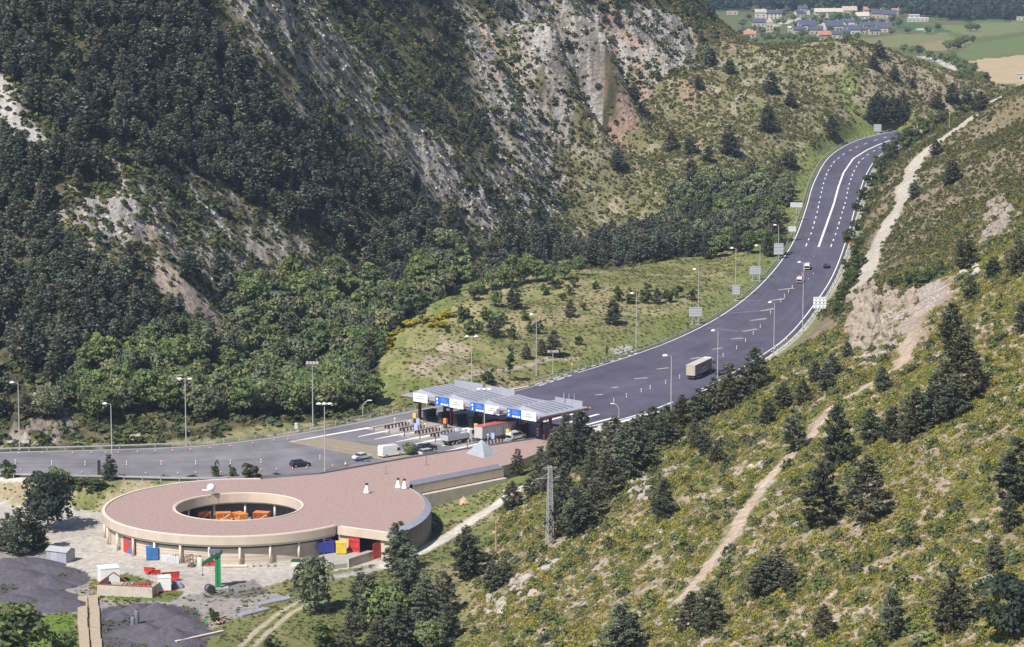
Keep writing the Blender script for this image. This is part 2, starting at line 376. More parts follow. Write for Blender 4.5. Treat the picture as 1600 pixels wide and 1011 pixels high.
# the grassy bench between the trees and the road
BENCH = area([(590,552),(640,500),(720,445),(830,425),(1000,415),(1120,395),(1200,355),(1235,300),(1270,255),(1330,215),(1295,243),(1240,350),(1205,423),(1100,505),(1000,548),(900,580),(790,612),(740,612),(640,641),(560,660),(600,600)], .8)
BENCH = np.maximum(BENCH, (1-sst(5, 9, GS+WX))*GL*(GY > 600))*(GS > 0)
lay(BENCH, (.21, .20, .085), .25)
lay(BENCH*sst(.45, .6, n_b), (.28, .24, .13))
lay(BENCH*sst(.5, .62, n_a)*.8, (.12, .15, .045))
lay((1-sst(3, 14, GS+WX))*GL*(GY > 700)*.75*(GS > 0), (.15, .185, .05))
lay(area([(640,545),(690,520),(730,540),(745,580),(700,600),(640,575)], 1)*sst(.4, .6, n_a), (.36, .29, .22), .5)
lay(path([(725,590),(770,578),(850,562),(900,560)], 1.2), (.36, .31, .24))
lay(area([(950,545),(985,538),(995,548),(965,556)], .2), (.4, .37, .34))
# right of the road
rightside = (~GL) & (GY < 1420) & ~GI
NEAR = rightside & (ZN(GX, GY) > -3.0)
BACK = rightside & (GY > 640) & ~(ZN(GX, GY) > ZB(GX, GY)-1)
nm = NEAR.astype(float)
lay(nm, (.17, .16, .06), .4)
lay(nm*sst(.48, .6, n_a), (.39, .30, .225), .6)
lay(nm*sst(.55, .68, n_b), (.30, .235, .165), .6)
lay(nm*sst(.6, .7, n_c)*.7, (.42, .37, .31))
bm = BACK.astype(float)
lay(bm, (.20, .165, .10), .5)
lay(bm*sst(.48, .62, n_a), (.27, .22, .16), .6)
lay((bm*(1-sst(2, 7, GS)))*.8, (.16, .19, .07), .2)
lay(rightside*(1-sst(1.2, 2.6, GS))*(GY > 690), (.45, .42, .36), .1)
TRACK = path([(1345,447),(1362,395),(1385,352),(1404,325),(1415,285),(1428,255),(1450,232),(1485,208),(1520,183),(1560,152),(1585,140)], 3.3, 1.0, start=650)
lay(TRACK*rightside, (.43, .39, .335), .2)
GULLY = path([(1062,938),(1120,868),(1185,770),(1235,712),(1265,685),(1302,635),(1360,600),(1405,572),(1425,530),(1432,490)], 1.15, .8)
lay(GULLY*nm, (.45, .35, .27), .5)
RED2 = np.maximum(area([(1420,455),(1500,450),(1470,500),(1440,540),(1415,520)], .5)*sst(.35, .5, n_a+.1), path([(1300,640),(1240,690),(1190,700)], 1.2))
lay(RED2*nm*.65, (.38, .29, .225), .8)
CRAG = area([(1322,548),(1330,490),(1345,455),(1480,450),(1465,480),(1425,500),(1400,540),(1370,560),(1340,560)], .4)*nm
lay(CRAG*sst(.3, .5, n_a), (.44, .37, .32), 1)
for px, w in [([(765,965),(800,925),(850,890),(900,850),(935,825)], 2.6), ([(985,770),(1010,745),(1040,735)], 2.2), ([(1000,990),(1080,930),(1150,850)], 1.8),
              ([(880,965),(960,900),(1020,860),(1120,780)], 1.3), ([(1120,790),(1200,760),(1260,820)], 1.6), ([(820,1000),(900,930),(990,850)], 1.0), ([(1540,390),(1570,330),(1600,300)], 3)]:
    lay(path(px, w, 2.5)*nm*sst(.38, .55, n_c+.5*(n_a-.5)), (.42, .36, .31), .9)
# the yard and its tracks
YD = ((~GL) & (GY < 600) & ~(NEAR) & (GS > 0)).astype(float)
lay(YD, (.155, .165, .06), .2)
lay(YD*sst(.48, .62, n_b), (.24, .21, .11))
EMB = YD*(1-sst(12, 17, GS)); lay(EMB, (.31, .26, .16), .3); lay(EMB*sst(.48, .6, n_a), (.17, .18, .07))
lay(path([(-80,747),(0,747.5),(70,748),(128,750)], 1.3, .1), (.55, .5, .44))
lay(area([(118,795),(40,790),(-60,770),(-300,760),(-300,790),(-60,800),(0,810),(60,820),(100,880),(130,900),(155,905),(180,935),(300,940),(420,915),(470,900),(600,880),(600,820),(540,800),(150,800)], .15)*YD, (.41, .375, .33), .1)
lay(area([(-60,800),(20,820),(60,860),(125,900),(155,935),(180,945),(330,925),(420,925),(455,930),(400,950),(330,985),(320,1030),(150,1030),(158,1000),(145,935),(120,960),(40,965),(-60,940)], .25)*YD, (.27, .245, .225), .2)
DG = area([(-80,880),(30,872),(95,885),(130,892),(140,905),(105,922),(120,945),(60,962),(-80,960)], .3)+area([(160,950),(230,940),(310,950),(330,985),(320,1040),(150,1040)], .3)
DG = np.clip(DG+area([(340,915),(400,905),(420,925),(380,935),(330,930)], .3)*.6, 0, 1); lay(DG*YD, (.092, .085, .098), .3)
lay(area([(155,905),(200,895),(290,925),(270,940),(170,938)], .2)*YD, (.12, .16, .045), .2)
lay(area([(55,962),(115,955),(120,1040),(40,1040)], .2)*YD, (.13, .19, .035), .2)
lay(np.clip(path([(375,1010),(400,985),(440,955),(475,935)], .55, .1)+path([(395,1010),(418,988),(455,958),(488,940)], .55, .1), 0, 1)*YD, (.40, .33, .25), .2)
lay(path([(500,905),(560,895),(620,880)], 1.6, .2)*YD, (.33, .31, .29), .1)
nmY = np.clip(YD+nm, 0, 1)
lay(path([(600,885),(660,860),(710,832),(745,808),(775,790),(800,770),(835,752),(850,745)], 1.7, .3)*nmY, (.52, .48, .42), .1)
LAWN = area([(655,770),(780,735),(850,725),(850,740),(770,785),(700,825),(655,850),(640,860)], .3)*nmY
lay(LAWN, (.16, .185, .06), .15); lay(LAWN*sst(.47, .6, n_a), (.23, .215, .10))
lay(path([(655,765),(780,742)], 1.2, .2)*nmY, (.36, .31, .25))
# the far valley
far = GY > 1360+.2*np.abs(GX-150)
fm = far.astype(float); lay(fm, (.12, .135, .05), .1)
lay(fm*sst(3010, 3080, GY+120*(n_b-.5)+180*sst(.135, .165, GX/GY)), (.035, .05, .03), .5)
FS = 1330.0
for px, c in [([(1515,96),(1660,80),(1660,135),(1540,130)], (.42, .33, .20)), ([(1480,85),(1520,66),(1660,42),(1660,78),(1515,94)], (.135, .17, .06)),
              ([(1410,74),(1480,60),(1520,64),(1482,80),(1440,80)], (.25, .21, .11)), ([(1320,62),(1400,54),(1480,52),(1490,60),(1420,74),(1330,74)], (.19, .19, .08)),
              ([(1370,34),(1420,34),(1500,46),(1470,52),(1390,46)], (.07, .13, .045)), ([(1470,40),(1660,30),(1660,42),(1530,58),(1490,50)], (.17, .19, .08)),
              ([(1130,70),(1300,62),(1320,80),(1140,90)], (.17, .175, .08)), ([(1200,30),(1240,26),(1240,36),(1205,38)], (.14, .18, .06))]:
    lay(area(px, 2, start=FS)*fm, c, .05)
lay(path([(1440,88),(1470,96),(1500,110)], 4, start=FS)*fm, (.5, .47, .42))
lay(path([(1165,48),(1210,40),(1240,32),(1262,27)], 5, .3, start=FS)*fm, (.5, .46, .40))
lay(path([(1422,44),(1440,46),(1456,49)], 4, .2, start=FS)*fm, (.55, .53, .5))
# ---------------------------------------------------------------- ground meshes
part_id = np.zeros(GX.shape, int)          # ground
part_id[inmount & (GZ > 6) & (GY < 1420)] = 1
part_id[(MIDH > .5)] = 2
part_id[NEAR & (GZ > 0)] = 3
part_id[BACK & (GZ > zroad(GY)+2)] = 4
part_id[GY > 2900] = 5
idx = np.arange(NY*NT).reshape(NY, NT)
quads = np.stack([idx[:-1, :-1], idx[:-1, 1:], idx[1:, 1:], idx[1:, :-1]], -1).reshape(-1, 4)
pid = part_id[:-1, :-1].ravel(); V0 = np.stack([GX, GY, GZ], -1).reshape(-1, 3); C0 = np.clip(col.reshape(-1, 3), 0, .8); R0 = ROUGH.ravel()
for k, nm_ in enumerate(['ground', 'mountain', 'hill', 'hillside', 'slope', 'distant_hills']):
    q = quads[pid == k]; u_, inv = np.unique(q, return_inverse=True)
    o = link(nm_, np_mesh(nm_, V0[u_], inv.reshape(-1, 4), C0[u_], R0[u_]), MG); tag(o, kind='structure')
# ---------------------------------------------------------------- shared materials
M = {}
def mm(k, *a, **kw): M[k] = mat(k, *a, **kw)
mm('asphalt_old', (.185,.175,.19), .9, .2, .09, spec=.2); mm('asphalt_new', (.092,.084,.118), .85, .2, .07, spec=.2)
mm('concrete', (.36,.335,.30), .85, .13, .6); mm('apron', (.34,.31,.275), .9, .12, .35); mm('paint_white', (.78,.76,.72), .6, .1, .8)
mm('paint_worn', (.30,.28,.30), .7, .25, 1.2); mm('paint_yellow', (.50,.40,.20), .7, .2, 1.5); mm('box_floor', (.27,.225,.165), .9, .15, .5)
mm('zinc', (.33,.33,.38), .5, .1, .7, metal=.0); mm('zinc_light', (.43,.43,.47), .45, .08, .8); mm('zinc_dark', (.16,.16,.2), .5, .1, .8)
mm('galv', (.50,.50,.50), .45, .12, 2.0, metal=.3); mm('steel_dark', (.05,.05,.055), .5, .15, 2); mm('maroon', (.17,.035,.04), .5, .15, 1)
mm('roof_gravel', (.355,.25,.225), .95, .2, 1.6, spec=.1); mm('beige', (.52,.43,.345), .8, .1, .45, stretch=(1,1,.25)); mm('beige_light', (.66,.59,.49), .8, .08, .6)
mm('wall_panel', (.54,.46,.37), .85, .12, .5, stretch=(.6,.6,3)); mm('wall_curved', (.22,.19,.17), .85, .16, .5, stretch=(1,1,.2)); mm('glass_dark', (.03,.035,.05), .15, .1, 1, spec=.6)
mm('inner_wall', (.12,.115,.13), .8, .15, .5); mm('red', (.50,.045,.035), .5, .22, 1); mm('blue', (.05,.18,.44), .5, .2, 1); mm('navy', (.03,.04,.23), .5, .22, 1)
mm('yellow', (.70,.50,.06), .5, .15, 1); mm('orange', (.66,.23,.045), .55, .24, 1.2); mm('orange_dark', (.46,.13,.04), .55, .24, 1.2); mm('white', (.80,.80,.79), .4, .06, 1)
mm('sign_blue', (.02,.13,.55), .4, .06, 1); mm('sign_back', (.46,.47,.50), .5, .1, 1, metal=.2); mm('green_paint', (.03,.25,.09), .45, .12, 1); mm('green_dark', (.02,.09,.05), .5, .12, 1)
mm('rubber', (.025,.025,.028), .8, .2, 3); mm('rust', (.27,.075,.05), .85, .3, 1.5); mm('black', (.012,.012,.016), .5, .2, 1); mm('timber', (.40,.32,.23), .85, .18, 1.5, stretch=(1,1,.2))
mm('tarp_grey', (.22,.22,.25), .7, .15, 1.2, bump=.3); mm('cone_orange', (.62,.18,.10), .6, .08, 2); mm('brown_post', (.25,.17,.12), .85, .15, 2)
mm('plaster', (.50,.44,.37), .9, .18, .7); mm('slate', (.075,.082,.125), .7, .14, .35); mm('tile_red', (.42,.19,.12), .85, .16, .35); mm('stone_wall', (.42,.35,.28), .9, .15, .35)
mm('wall_white', (.47,.44,.40), .85, .08, .3); mm('glass_sky', (.33,.355,.39), .12, .12, .8, spec=.7); mm('red_roof', (.45,.11,.11), .6, .12, .8); mm('boulder', (.50,.34,.25), .95, .2, 1.2, bump=.6)
mm('dark_gravel', (.098,.09,.106), .95, .25, 1.4, bump=.5, spec=.1)
# ---------------------------------------------------------------- road
def seg_strip(L, Rr, n, dz, name, m, i0=0, i1=None, kind='structure', wear=1.0):
    i1 = len(L) if i1 is None else i1; vs = []; fs = []
    for i in range(i0, i1):
        for k in range(n+1):
            t = k/n; x = L[i][0]*(1-t)+Rr[i][0]*t; y = L[i][1]*(1-t)+Rr[i][1]*t; vs.append((x, y, float(zroad(y))+dz))
    for i in range(i1-i0-1):
        for k in range(n): a = i*(n+1)+k; fs.append((a, a+n+1, a+n+2, a+1))
    me = bpy.data.meshes.new(name); me.from_pydata(vs, [], fs); o = link(name, me, m)
    s_ = np.repeat(np.arange(i0, i1), n+1)*6.0; t_ = np.tile(np.linspace(0, 1, n+1), i1-i0)       # wheel tracks and patches run along the lanes
    k_ = 1+wear*(.30*(fbm(s_, t_*90, 26, 3, 201)-.5)+.34*(fbm(s_*.02, t_*60, 2.4, 3, 203)-.5)+.22*(fbm(s_*.3, t_*8, 1.5, 2, 205)-.5))
    at = me.attributes.new('wear', 'FLOAT', 'POINT'); at.data.foreach_set('value', k_.astype(np.float32))
    if kind: tag(o, kind=kind)
    return o
for q in ('asphalt_old', 'asphalt_new'):
    nt = M[q].node_tree; mx = [x for x in nt.nodes if x.type == 'VECT_MATH'][0]; a = nt.nodes.new('ShaderNodeAttribute'); a.attribute_name = 'wear'; m2 = nt.nodes.new('ShaderNodeVectorMath'); m2.operation = 'SCALE'
    nt.links.new(mx.outputs[0], m2.inputs[0]); nt.links.new(a.outputs['Fac'], m2.inputs['Scale']); nt.links.new(m2.outputs[0], nt.nodes['Principled BSDF'].inputs['Base Color'])
IS = 7*14-2                                    # where the fresh surface starts
seg_strip(RLw, RRw, 48, 0.0, 'road', M['asphalt_old'], 0, IS+1); seg_strip(RLw, RRw, 48, 0.0, 'motorway', M['asphalt_new'], IS, None)
def lerp_line(t0, t1=None):
    t1 = t0 if t1 is None else t1
    return [(a[0]*(1-t)+b[0]*t, a[1]*(1-t)+b[1]*t) for a, b, t in zip(RLw, RRw, np.linspace(t0, t1, len(RLw)))]
def resample(pts, step):
    pts = np.asarray(pts, float)[:, :2]; d = np.concatenate([[0], np.cumsum(np.hypot(*np.diff(pts, axis=0).T))])
    s = np.arange(0, d[-1], step); return np.stack([np.interp(s, d, pts[:, 0]), np.interp(s, d, pts[:, 1])], 1)
def marking(pts, w, dash=None, gap=0.0, m='paint_white', dz=.022, name='road_marking', step=2.0, w1=None):
    p = resample(pts, min(step, dash or step)); mb = MB(); n = len(p)
    per = None if not dash else (dash+gap); acc = 0.0
    for i in range(n-1):
        a, b = p[i], p[i+1]; L = float(np.hypot(*(b-a))); on = True
        if per: on = (acc % per) < dash
        acc += L
        if not on: continue
        t = (b-a)/max(L, 1e-6); nn = np.array([-t[1], t[0]]); wa = w+(0 if w1 is None else (w1-w)*i/n); wb = w+(0 if w1 is None else (w1-w)*(i+1)/n)
        a2 = a; b2 = b
        q = [a2+nn*wa/2, a2-nn*wa/2, b2-nn*wb/2, b2+nn*wb/2]
        mb.add([(x, y, float(zroad(y))+dz) for x, y in q], [(0, 1, 2, 3)])
    if mb.f: return tag(mb.build(name, M[m]), kind='structure')
def wl(px): return np.array([PR(*q)[:2] for q in px])
marking(lerp_line(.035)[IS+16:], .32); marking(lerp_line(.035)[:112], .22)
marking(lerp_line(.955)[IS+30:], .34)
marking(lerp_line(.955)[IS-2:IS+26], .55)
marking(wl([(1205,550),(1215,540),(1232,527)]), .25, 1.5, 1.5)
marking(wl([(1095,612),(1120,602),(1150,588)]), .5, 3, 2)
# bend: middle line, two rows of dashes
marking(wl([(1279,386),(1291,352),(1303,318),(1310,292),(1318,270),(1333,248),(1355,234),(1378,224),(1392,219)]), .7)
marking(wl([(1259,385),(1268,363),(1276,335),(1281,312),(1287,285),(1293,268),(1304,252),(1322,238),(1345,227),(1368,219),(1388,213)]), .36, 4.4, 7.0)
marking(wl([(1298,386),(1307,362),(1315,335),(1322,312),(1326,290),(1333,270),(1343,252),(1358,240),(1378,229)]), .36, 4.4, 7.0)
# left edge of the wide part: dashed merge line
marking(wl([(790,609),(812,606),(832,602)]), .55); marking(wl([(836,601),(870,590),(920,574),(970,560),(1000,550)]), .4, 2.6, 2.4)
marking(wl([(842,603),(876,592),(905,583)]), .4, 2.6, 2.4)
# scraped-off hatching
for a, b in [((1216,453),(1243,450)),((1203,470),(1230,466)),((1188,486),(1217,481)),((1172,501),(1204,497)),((1160,518),(1189,513)),((1142,530),(1163,528)),
             ((1112,546),(1133,543)),((1078,561),(1097,558)),((1026,577),(1050,574)),((990,592),(1014,590)),((956,606),(970,604)),((930,617),(950,616)),((1150,470),(1200,470)),((1105,512),(1160,518)),((1130,490),(1188,486))]:
    big = b[0]-a[0] < 40
    marking(wl([a, b]), .8 if big else .35, m='paint_worn' if not big else 'concrete', w1=1.5 if big else .35)
# ---------------------------------------------------------------- toll plaza frame
A0 = P(843,653,6.5)[:2]; A1 = P(627,617,6.5)[:2]
bdir = (A1-A0)/np.hypot(*(A1-A0)); adir = np.array([-bdir[1], bdir[0]]); adir = adir if adir[1] > 0 else -adir
CW = float(np.hypot(*(A1-A0))); LROT = math.atan2(adir[1], adir[0])
def LW(a, b): return A0+adir*a+bdir*b
def lab(p): q = np.asarray(p)[:2]-A0; return float(q@adir), float(q@bdir)
def sheet(name, px, z, m, kind='structure'):
    mb = MB(); mb.add([tuple(P(u, v, z)) for u, v in px], [tuple(range(len(px)))]); return tag(mb.build(name, m), kind=kind)
def flat(name, pts, z, m, kind='structure'):
    mb = MB(); mb.add([(x, y, z) for x, y in pts], [tuple(range(len(pts)))]); return tag(mb.build(name, m), kind=kind)
flat('toll_apron', [LW(-15,-.6),LW(19,-1.2),LW(23,45),LW(-12,45)], .012, M['apron'])
sheet('hatched_area', [(449,690),(503,684),(600,700),(660,716),(622,722),(575,714)], .012, M['box_floor'])
for i in range(15):
    t = i/14; a = np.array((452,690))*(1-t)+np.array((640,721))*t; b = np.array((505,684))*(1-t)+np.array((662,713))*t
    a = a+(0, -.5); 
    if 1 <= i <= 13:
        a_ = P(*(a*.97+b*.03))[:2]; b_ = P(*(a*.05+b*.95))[:2]; d = a_+(b_-a_)*1.0; marking([a_, d], .2, m='paint_yellow', step=1, dz=.03)
marking([P(449,690)[:2], P(503,684)[:2], P(600,700)[:2], P(662,714)[:2]], .22, m='paint_yellow', dz=.034); marking([P(449,690)[:2], P(575,714)[:2], P(640,722)[:2]], .22, m='paint_yellow', dz=.034)
for a, b, w0, w1 in [((455,690),(584,667),.6,1.5),((560,682.3),(627,668.7),.5,1.7),((585,686.5),(654.5,673),.4,1.7),((618.6,690.5),(682.5,678.4),.4,1.7),((640.5,695.5),(700,683.4),.4,1.7),((690,697),(740,688),.5,1.3),((690,707),(752,692),.9,.5)]:
    marking([P(*a)[:2], P(*b)[:2]], w0, w1=w1)
for a, b in [((846,660),(912,642)),((885,661),(941,645.5)),((915,664),(968,650.5)),((940,667),(975,657))]: marking([P(*a)[:2], P(*b)[:2]], 1.0)
marking([P(930,671)[:2], P(985,655)[:2], P(1031,642)[:2]], 1.6)
# faint lane lines on the old surface
for px in [[(0,716),(150,717),(300,719),(430,716)],[(0,727),(160,730),(330,733)],[(300,705),(420,694),(520,682)]]: marking(wl(px), .12, m='paint_worn')
# ---------------------------------------------------------------- kerbs and guard rails
def offset(pts, d):
    p = np.asarray(pts, float); t = np.gradient(p, axis=0); t /= np.hypot(t[:, 0], t[:, 1])[:, None]+1e-9
    return p+np.stack([-t[:, 1], t[:, 0]], 1)*d
def rail(name, pts, label, group, post=4.0, h=.72):
    p = resample(pts, 2.0); z = [float(zroad(y)) for x, y in p]; c = p[len(p)//2]; zc = float(zroad(c[1]))
    t = thing(name, label, 'guard rail', (c[0], c[1], zc), group=group)
    mb = MB(); n = offset(p, .09)
    for i in range(len(p)-1):
        A, B = p[i]-c, p[i+1]-c; C_, D_ = n[i]-c, n[i+1]-c; za, zb = z[i]-zc, z[i+1]-zc
        for q0, q1 in ((h-.32, h-.02),):
            mb.add([(*A, za+q0), (*B, zb+q0), (*B, zb+q1), (*A, za+q1), (*C_, za+q0), (*D_, zb+q0), (*D_, zb+q1), (*C_, za+q1)], [(0,1,2,3), (7,6,5,4), (3,2,6,7), (4,5,1,0)])
    mb.build('rail', M['galv'], t)
    pm = MB().box(-.07, .07, -.07, .07, -.6, h, 0).mesh('post'); pm.materials.append(M['galv'])
    m_ = offset(resample(p, post), -.1); s = max(1, math.ceil(len(m_)/100))
    for x, y in m_[::s]: link('post', pm, None, t, (x-c[0], y-c[1], float(zroad(y))-zc))
    return t
oL = offset(RLw, 1.1); oR = offset(RRw, -1.0)
cut = lambda a, x0, x1: a[x0:x1]
rail('guard_rail', cut(oL, 0, 92), 'grey steel guard rail along the far verge between toll roof and left edge', 'guard rails along the road')
rail('guard_rail', cut(oL, 7*14+6, 11*14), 'grey steel guard rail between the meadow and the wide dark carriageway', 'guard rails along the road')
rail('guard_rail', cut(oL, 11*14+1, 18*14), 'grey steel guard rail on the outside of the far bend', 'guard rails along the road')
rail('guard_rail', cut(oR, 10*14+8, 17*14), 'grey steel guard rail under the right hand slope along the far bend', 'guard rails along the road')
rail('guard_rail', cut(oR, 0, 46), 'grey steel guard rail above the bank behind the round building', 'guard rails along the road')
# ---------------------------------------------------------------- toll canopy
CZ = 6.2
can = thing('toll_canopy', 'long grey zinc canopy with raised skylights over the toll lanes', 'toll canopy', (*A0, 0), LROT)
# local axes: x along the lanes, y to the far (left) end
mb = MB().box(0, 17, 0, CW, CZ, CZ+.45)
mb.build('roof_slab', M['zinc'], can)
MB().box(-.07, 17.07, -.06, CW+.06, CZ-.2, CZ+.12).build('roof_edge', M['maroon'], can)
nb = 4; bw = CW/nb
for i in range(nb):
    y0 = i*bw+.4; zb = CZ+.45; yr = y0+bw*.78; hh = .95; x0, x1 = 2.6, 15.2
    mb = MB(); mb.add([(x0,y0,zb),(x1,y0,zb),(x1-.6,yr,zb+hh),(x0+1.6,yr,zb+hh),(x1,yr+.5,zb),(x0,yr+.5,zb)], [(0,1,2,3),(3,2,4,5),(1,4,2),(0,3,5)])
    sk_ = mb.build('skylight', M['zinc'], can)
    fb = MB()
    for k in range(6):
        xa = x0+2.0+k*(x1-x0-3)/5.6; fb.add([(xa,y0+bw*.12,zb+.24+.02),(xa+.35,y0+bw*.12,zb+.26),(xa+.35,yr-.2,zb+hh+.02),(xa,yr-.2,zb+hh)], [(0,1,2,3)])
    fb.build('fin', M['zinc_dark'], sk_)
for y0, y1, z1, x in ((1.5,bw*.9,1.3,16.4),(bw*2.05,bw*2.9,1.5,16.3),(bw*3.0,bw*3.85,1.6,16.4)):
    MB().box(x, x+.25, y0, y1, CZ+.45, CZ+.45+z1).build('screen', M['zinc'], can)
cm = MB().box(-.28, .28, -.28, .28, 0, CZ-.2).mesh('column'); cm.materials.append(M['maroon'])
for x in (5.0, 13.5):
    for k in range(5): link('column', cm, None, can, (x, 1.2+k*(CW-2.4)/4, 0))
def bof(u, v):
    k = np.linspace(0, CW, 400); return float(k[np.argmin([abs(proj(*LW(-.4, q), 6.6)[0]-u) for q in k])])
def sign_marks(mb, y0, y1, z0, z1, blue):
    W = y1-y0; Hh = z1-z0
    if blue:
        mb.add([(-.1, y1-W*.14+W*.07*math.cos(a), z1-Hh*.28+W*.07*math.sin(a)) for a in np.linspace(0, 2*math.pi, 13)[:-1]], [tuple(range(12))], 0)
        mb.quad((-.1,y1-W*.10,z0+Hh*.12),(-.1,y1-W*.17,z0+Hh*.12),(-.1,y1-W*.21,z0+Hh*.45),(-.1,y1-W*.13,z0+Hh*.45))
        for a, b in ((.40,.58),(.62,.80),(.84,.95)): mb.quad((-.1,y1-W*a,z0+Hh*.10),(-.1,y1-W*b,z0+Hh*.10),(-.1,y1-W*b,z0+Hh*.3),(-.1,y1-W*a,z0+Hh*.3))
        for k in range(3):
            z = z0+Hh*(.50+.15*k); mb.quad((-.1,y1-W*.40,z),(-.1,y1-W*(.9-.08*k),z),(-.1,y1-W*(.9-.08*k),z+.07),(-.1,y1-W*.40,z+.07), 1)
    else:
        for k, (a, b) in enumerate(((.3,.62),(.22,.74))):
            z = z0+Hh*(.62-.24*k)
            for q in np.arange(a, b, .045): mb.quad((-.1,y1-W*q,z),(-.1,y1-W*(q+.03),z),(-.1,y1-W*(q+.03),z+.24),(-.1,y1-W*q,z+.24), 2)
mm('sign_pale', (.35,.45,.75), .5, .05, 1); mm('sign_grey', (.22,.27,.28), .5, .05, 1)
for u0, u1, v, c in ((646,668,619.5,0),(680,702,624.5,1),(702.4,724,628.5,0),(735,757,633.5,1),(757.4,780,637.5,0),(792,814,643,1),(814.4,838,647.2,0)):
    y1 = bof(u0, v); y0 = bof(u1, v)
    nm_ = 'blue payment sign' if c else 'white lane sign'
    s = MB().box(-.06, .10, y0, y1, 0, 2.0); s.v = [(x, y, z+CZ-.95+.35) for x, y, z in s.v]
    sg = s.build('lane_sign', M['sign_blue'] if c else M['white'], can, (-.35, 0, 0))
    mk = MB(); sign_marks(mk, y0, y1, CZ-.6, CZ+1.4, c); mk.build('lettering', [M['white'], M['sign_pale'], M['sign_grey']], sg)
# lane islands, booths, barriers
isl = []
for (u, v) in ((616,668.5),(634,668.0),(660,672),(687,677.5),(714,681),(742,690),(783,690)): isl.append(lab(P(u, v))[1])
isl = sorted(isl)
nI = len(isl); sp = (isl[-1]-isl[0])/(nI-1)
isl = [isl[0]+sp*k for k in range(nI)]
where = ['beside the ring roof, nearest the pink roof', 'second from the pink roof', 'third from the pink roof', 'in the middle of the row', 'third from the wooded side', 'second from the wooded side', 'at the wooded end under the canopy']
def barrier_mesh(n):
    r = MB(); w_ = MB()
    for k in range(n):
        (r if k % 2 == 0 else w_).box(k*.55, k*.55+.55, -.06, .06, 0, .62)
    return r, w_
for k, b in enumerate(isl):
    w0 = LW(0, b); t = thing('toll_island', f'raised concrete toll island with striped barriers, {where[k % 7]}', 'toll island', (*w0, 0), LROT, 'toll islands')
    q = [(-13, -.2), (-12.2, -.75), (17, -.75), (17, .75), (-12.2, .75), (-13, .2)]
    MB().prism(q, 0, .16).build('kerb', M['concrete'], t)
    for s in (-.62, .62):
        bm_ = MB()
        for j in range(13):
            x0 = -9+j*.55; bm_.quad((x0,s-.06,.165),(x0+.55,s-.06,.165),(x0+.55,s-.06,.785),(x0,s-.06,.785),j % 2).quad((x0+.55,s+.06,.165),(x0,s+.06,.165),(x0,s+.06,.785),(x0+.55,s+.06,.785),j % 2).quad((x0,s-.06,.785),(x0+.55,s-.06,.785),(x0+.55,s+.06,.785),(x0,s+.06,.785),j % 2)
        bm_.quad((-9,s+.06,.165),(-9,s-.06,.165),(-9,s-.06,.785),(-9,s+.06,.785)).quad((-1.85,s-.06,.165),(-1.85,s+.06,.165),(-1.85,s+.06,.785),(-1.85,s-.06,.785))
        bm_.build('striped_barrier', [M['maroon'], M['white']], t)
    MB().box(-13.2, -3.5, -.07, .07, .9, 1.02).box(-13.1,-12.95,-.07,.07,.16,.9).box(-8.6,-8.5,-.05,.05,.16,.9).build('nose_rail', M['steel_dark'], t)
    p = MB().cyl((-6.2,0,.16),(-6.2,0,2.1),.06).cyl((-6.2,0,2.1),(-6.2,0,2.35),.22,.22,8); p.build('lane_beacon', M['white'], t)
    bo = thing('toll_booth', f'dark glazed toll booth on its island, {where[k % 7]}', 'toll booth', (*LW(5.5, b), .16), LROT, 'toll booths')
    MB().box(-1.7,1.7,-.62,.62,0,1.05).build('base_panel', M['steel_dark'], bo)  # panel coloured dark in place of the deep shade under the canopy
    MB().box(-1.65,1.65,-.58,.58,1.05,2.35).build('window', M['glass_dark'], bo)
    MB().box(-1.85,1.85,-.72,.72,2.35,2.6).build('booth_roof', M['steel_dark'], bo)
    if k in (0, 2, 4, 6):
        MB().box(-.25,.25,-.5,.5,1.2,2.4).build('payment_box', M['orange'] if k == 4 else M['yellow'], thing('payment_machine', f'{"orange" if k == 4 else "yellow"} payment machine on the island {where[k]}', 'payment machine', (*LW(.5, b), .16), LROT, 'payment machines'))
        MB().box(-.2,.2,-.42,.42,0,1.2).build('pedestal', M['steel_dark'], [o for o in bpy.data.objects if o.name.startswith('payment_machine')][-1])
    # hanging lane signals under the front edge
    MB().box(-.12,.12,-.9,.9,CZ-1.35,CZ-.75).build('lane_signal', M['black'], can, (1.2, b, 0))
    MB().box(-.02,.02,-.1,.1,CZ-.75,CZ-.2).build('hanger', M['steel_dark'], can, (1.2, b, 0))
for (u, v, c) in ((650,676,'blue'),(653,668,'w'),(714,683,'w'),(770,691,'w')):
    p = P(u, v); t = thing('keep_left_sign', 'small round blue and white arrow sign on a toll island nose, at lane %d' % (1+(u > 651)+(u > 660)+(u > 720)), 'road sign', (*p[:2], .16), LROT)
    t['label'] = {650: 'blue panel with arrow at the nose of the island by the wooded side', 653: 'pale arrow panel just behind the wooded side island nose', 714: 'blue and white arrow panel behind the flatbed lorry', 770: 'blue disc sign in front of the red roofed trailer'}[u]
    MB().box(-.05,.05,-.55,.55,.5,2.0).build('panel', M['sign_pale'], t); MB().cyl((0,0,0),(0,0,.5),.05).build('post', M['galv'], t)
# red chevron cabinet at the service lane end
p = P(833,683); t = thing('chevron_board', 'black and white chevron board with red frame beside the pink roof', 'chevron board', (*p[:2], 0), LROT)
MB().box(-.2,.2,-2.0,2.0,.2,2.6).build('panel', M['zinc_dark'], t)
for y in (-1.6, 1.6):
    for z in (.5, 1.2, 1.9): MB().box(-.26,-.2,y-.3,y+.3,z,z+.4).build('reflector', M['white'], t)
for y in (-3.0, 3.0):
    f = MB()
    f.box(-.08,.08,y-.6,y-.45,0,2.3).box(-.08,.08,y+.45,y+.6,0,2.3).box(-.08,.08,y-.45,y+.45,2.15,2.3); f.build('red_frame', M['red'], t)
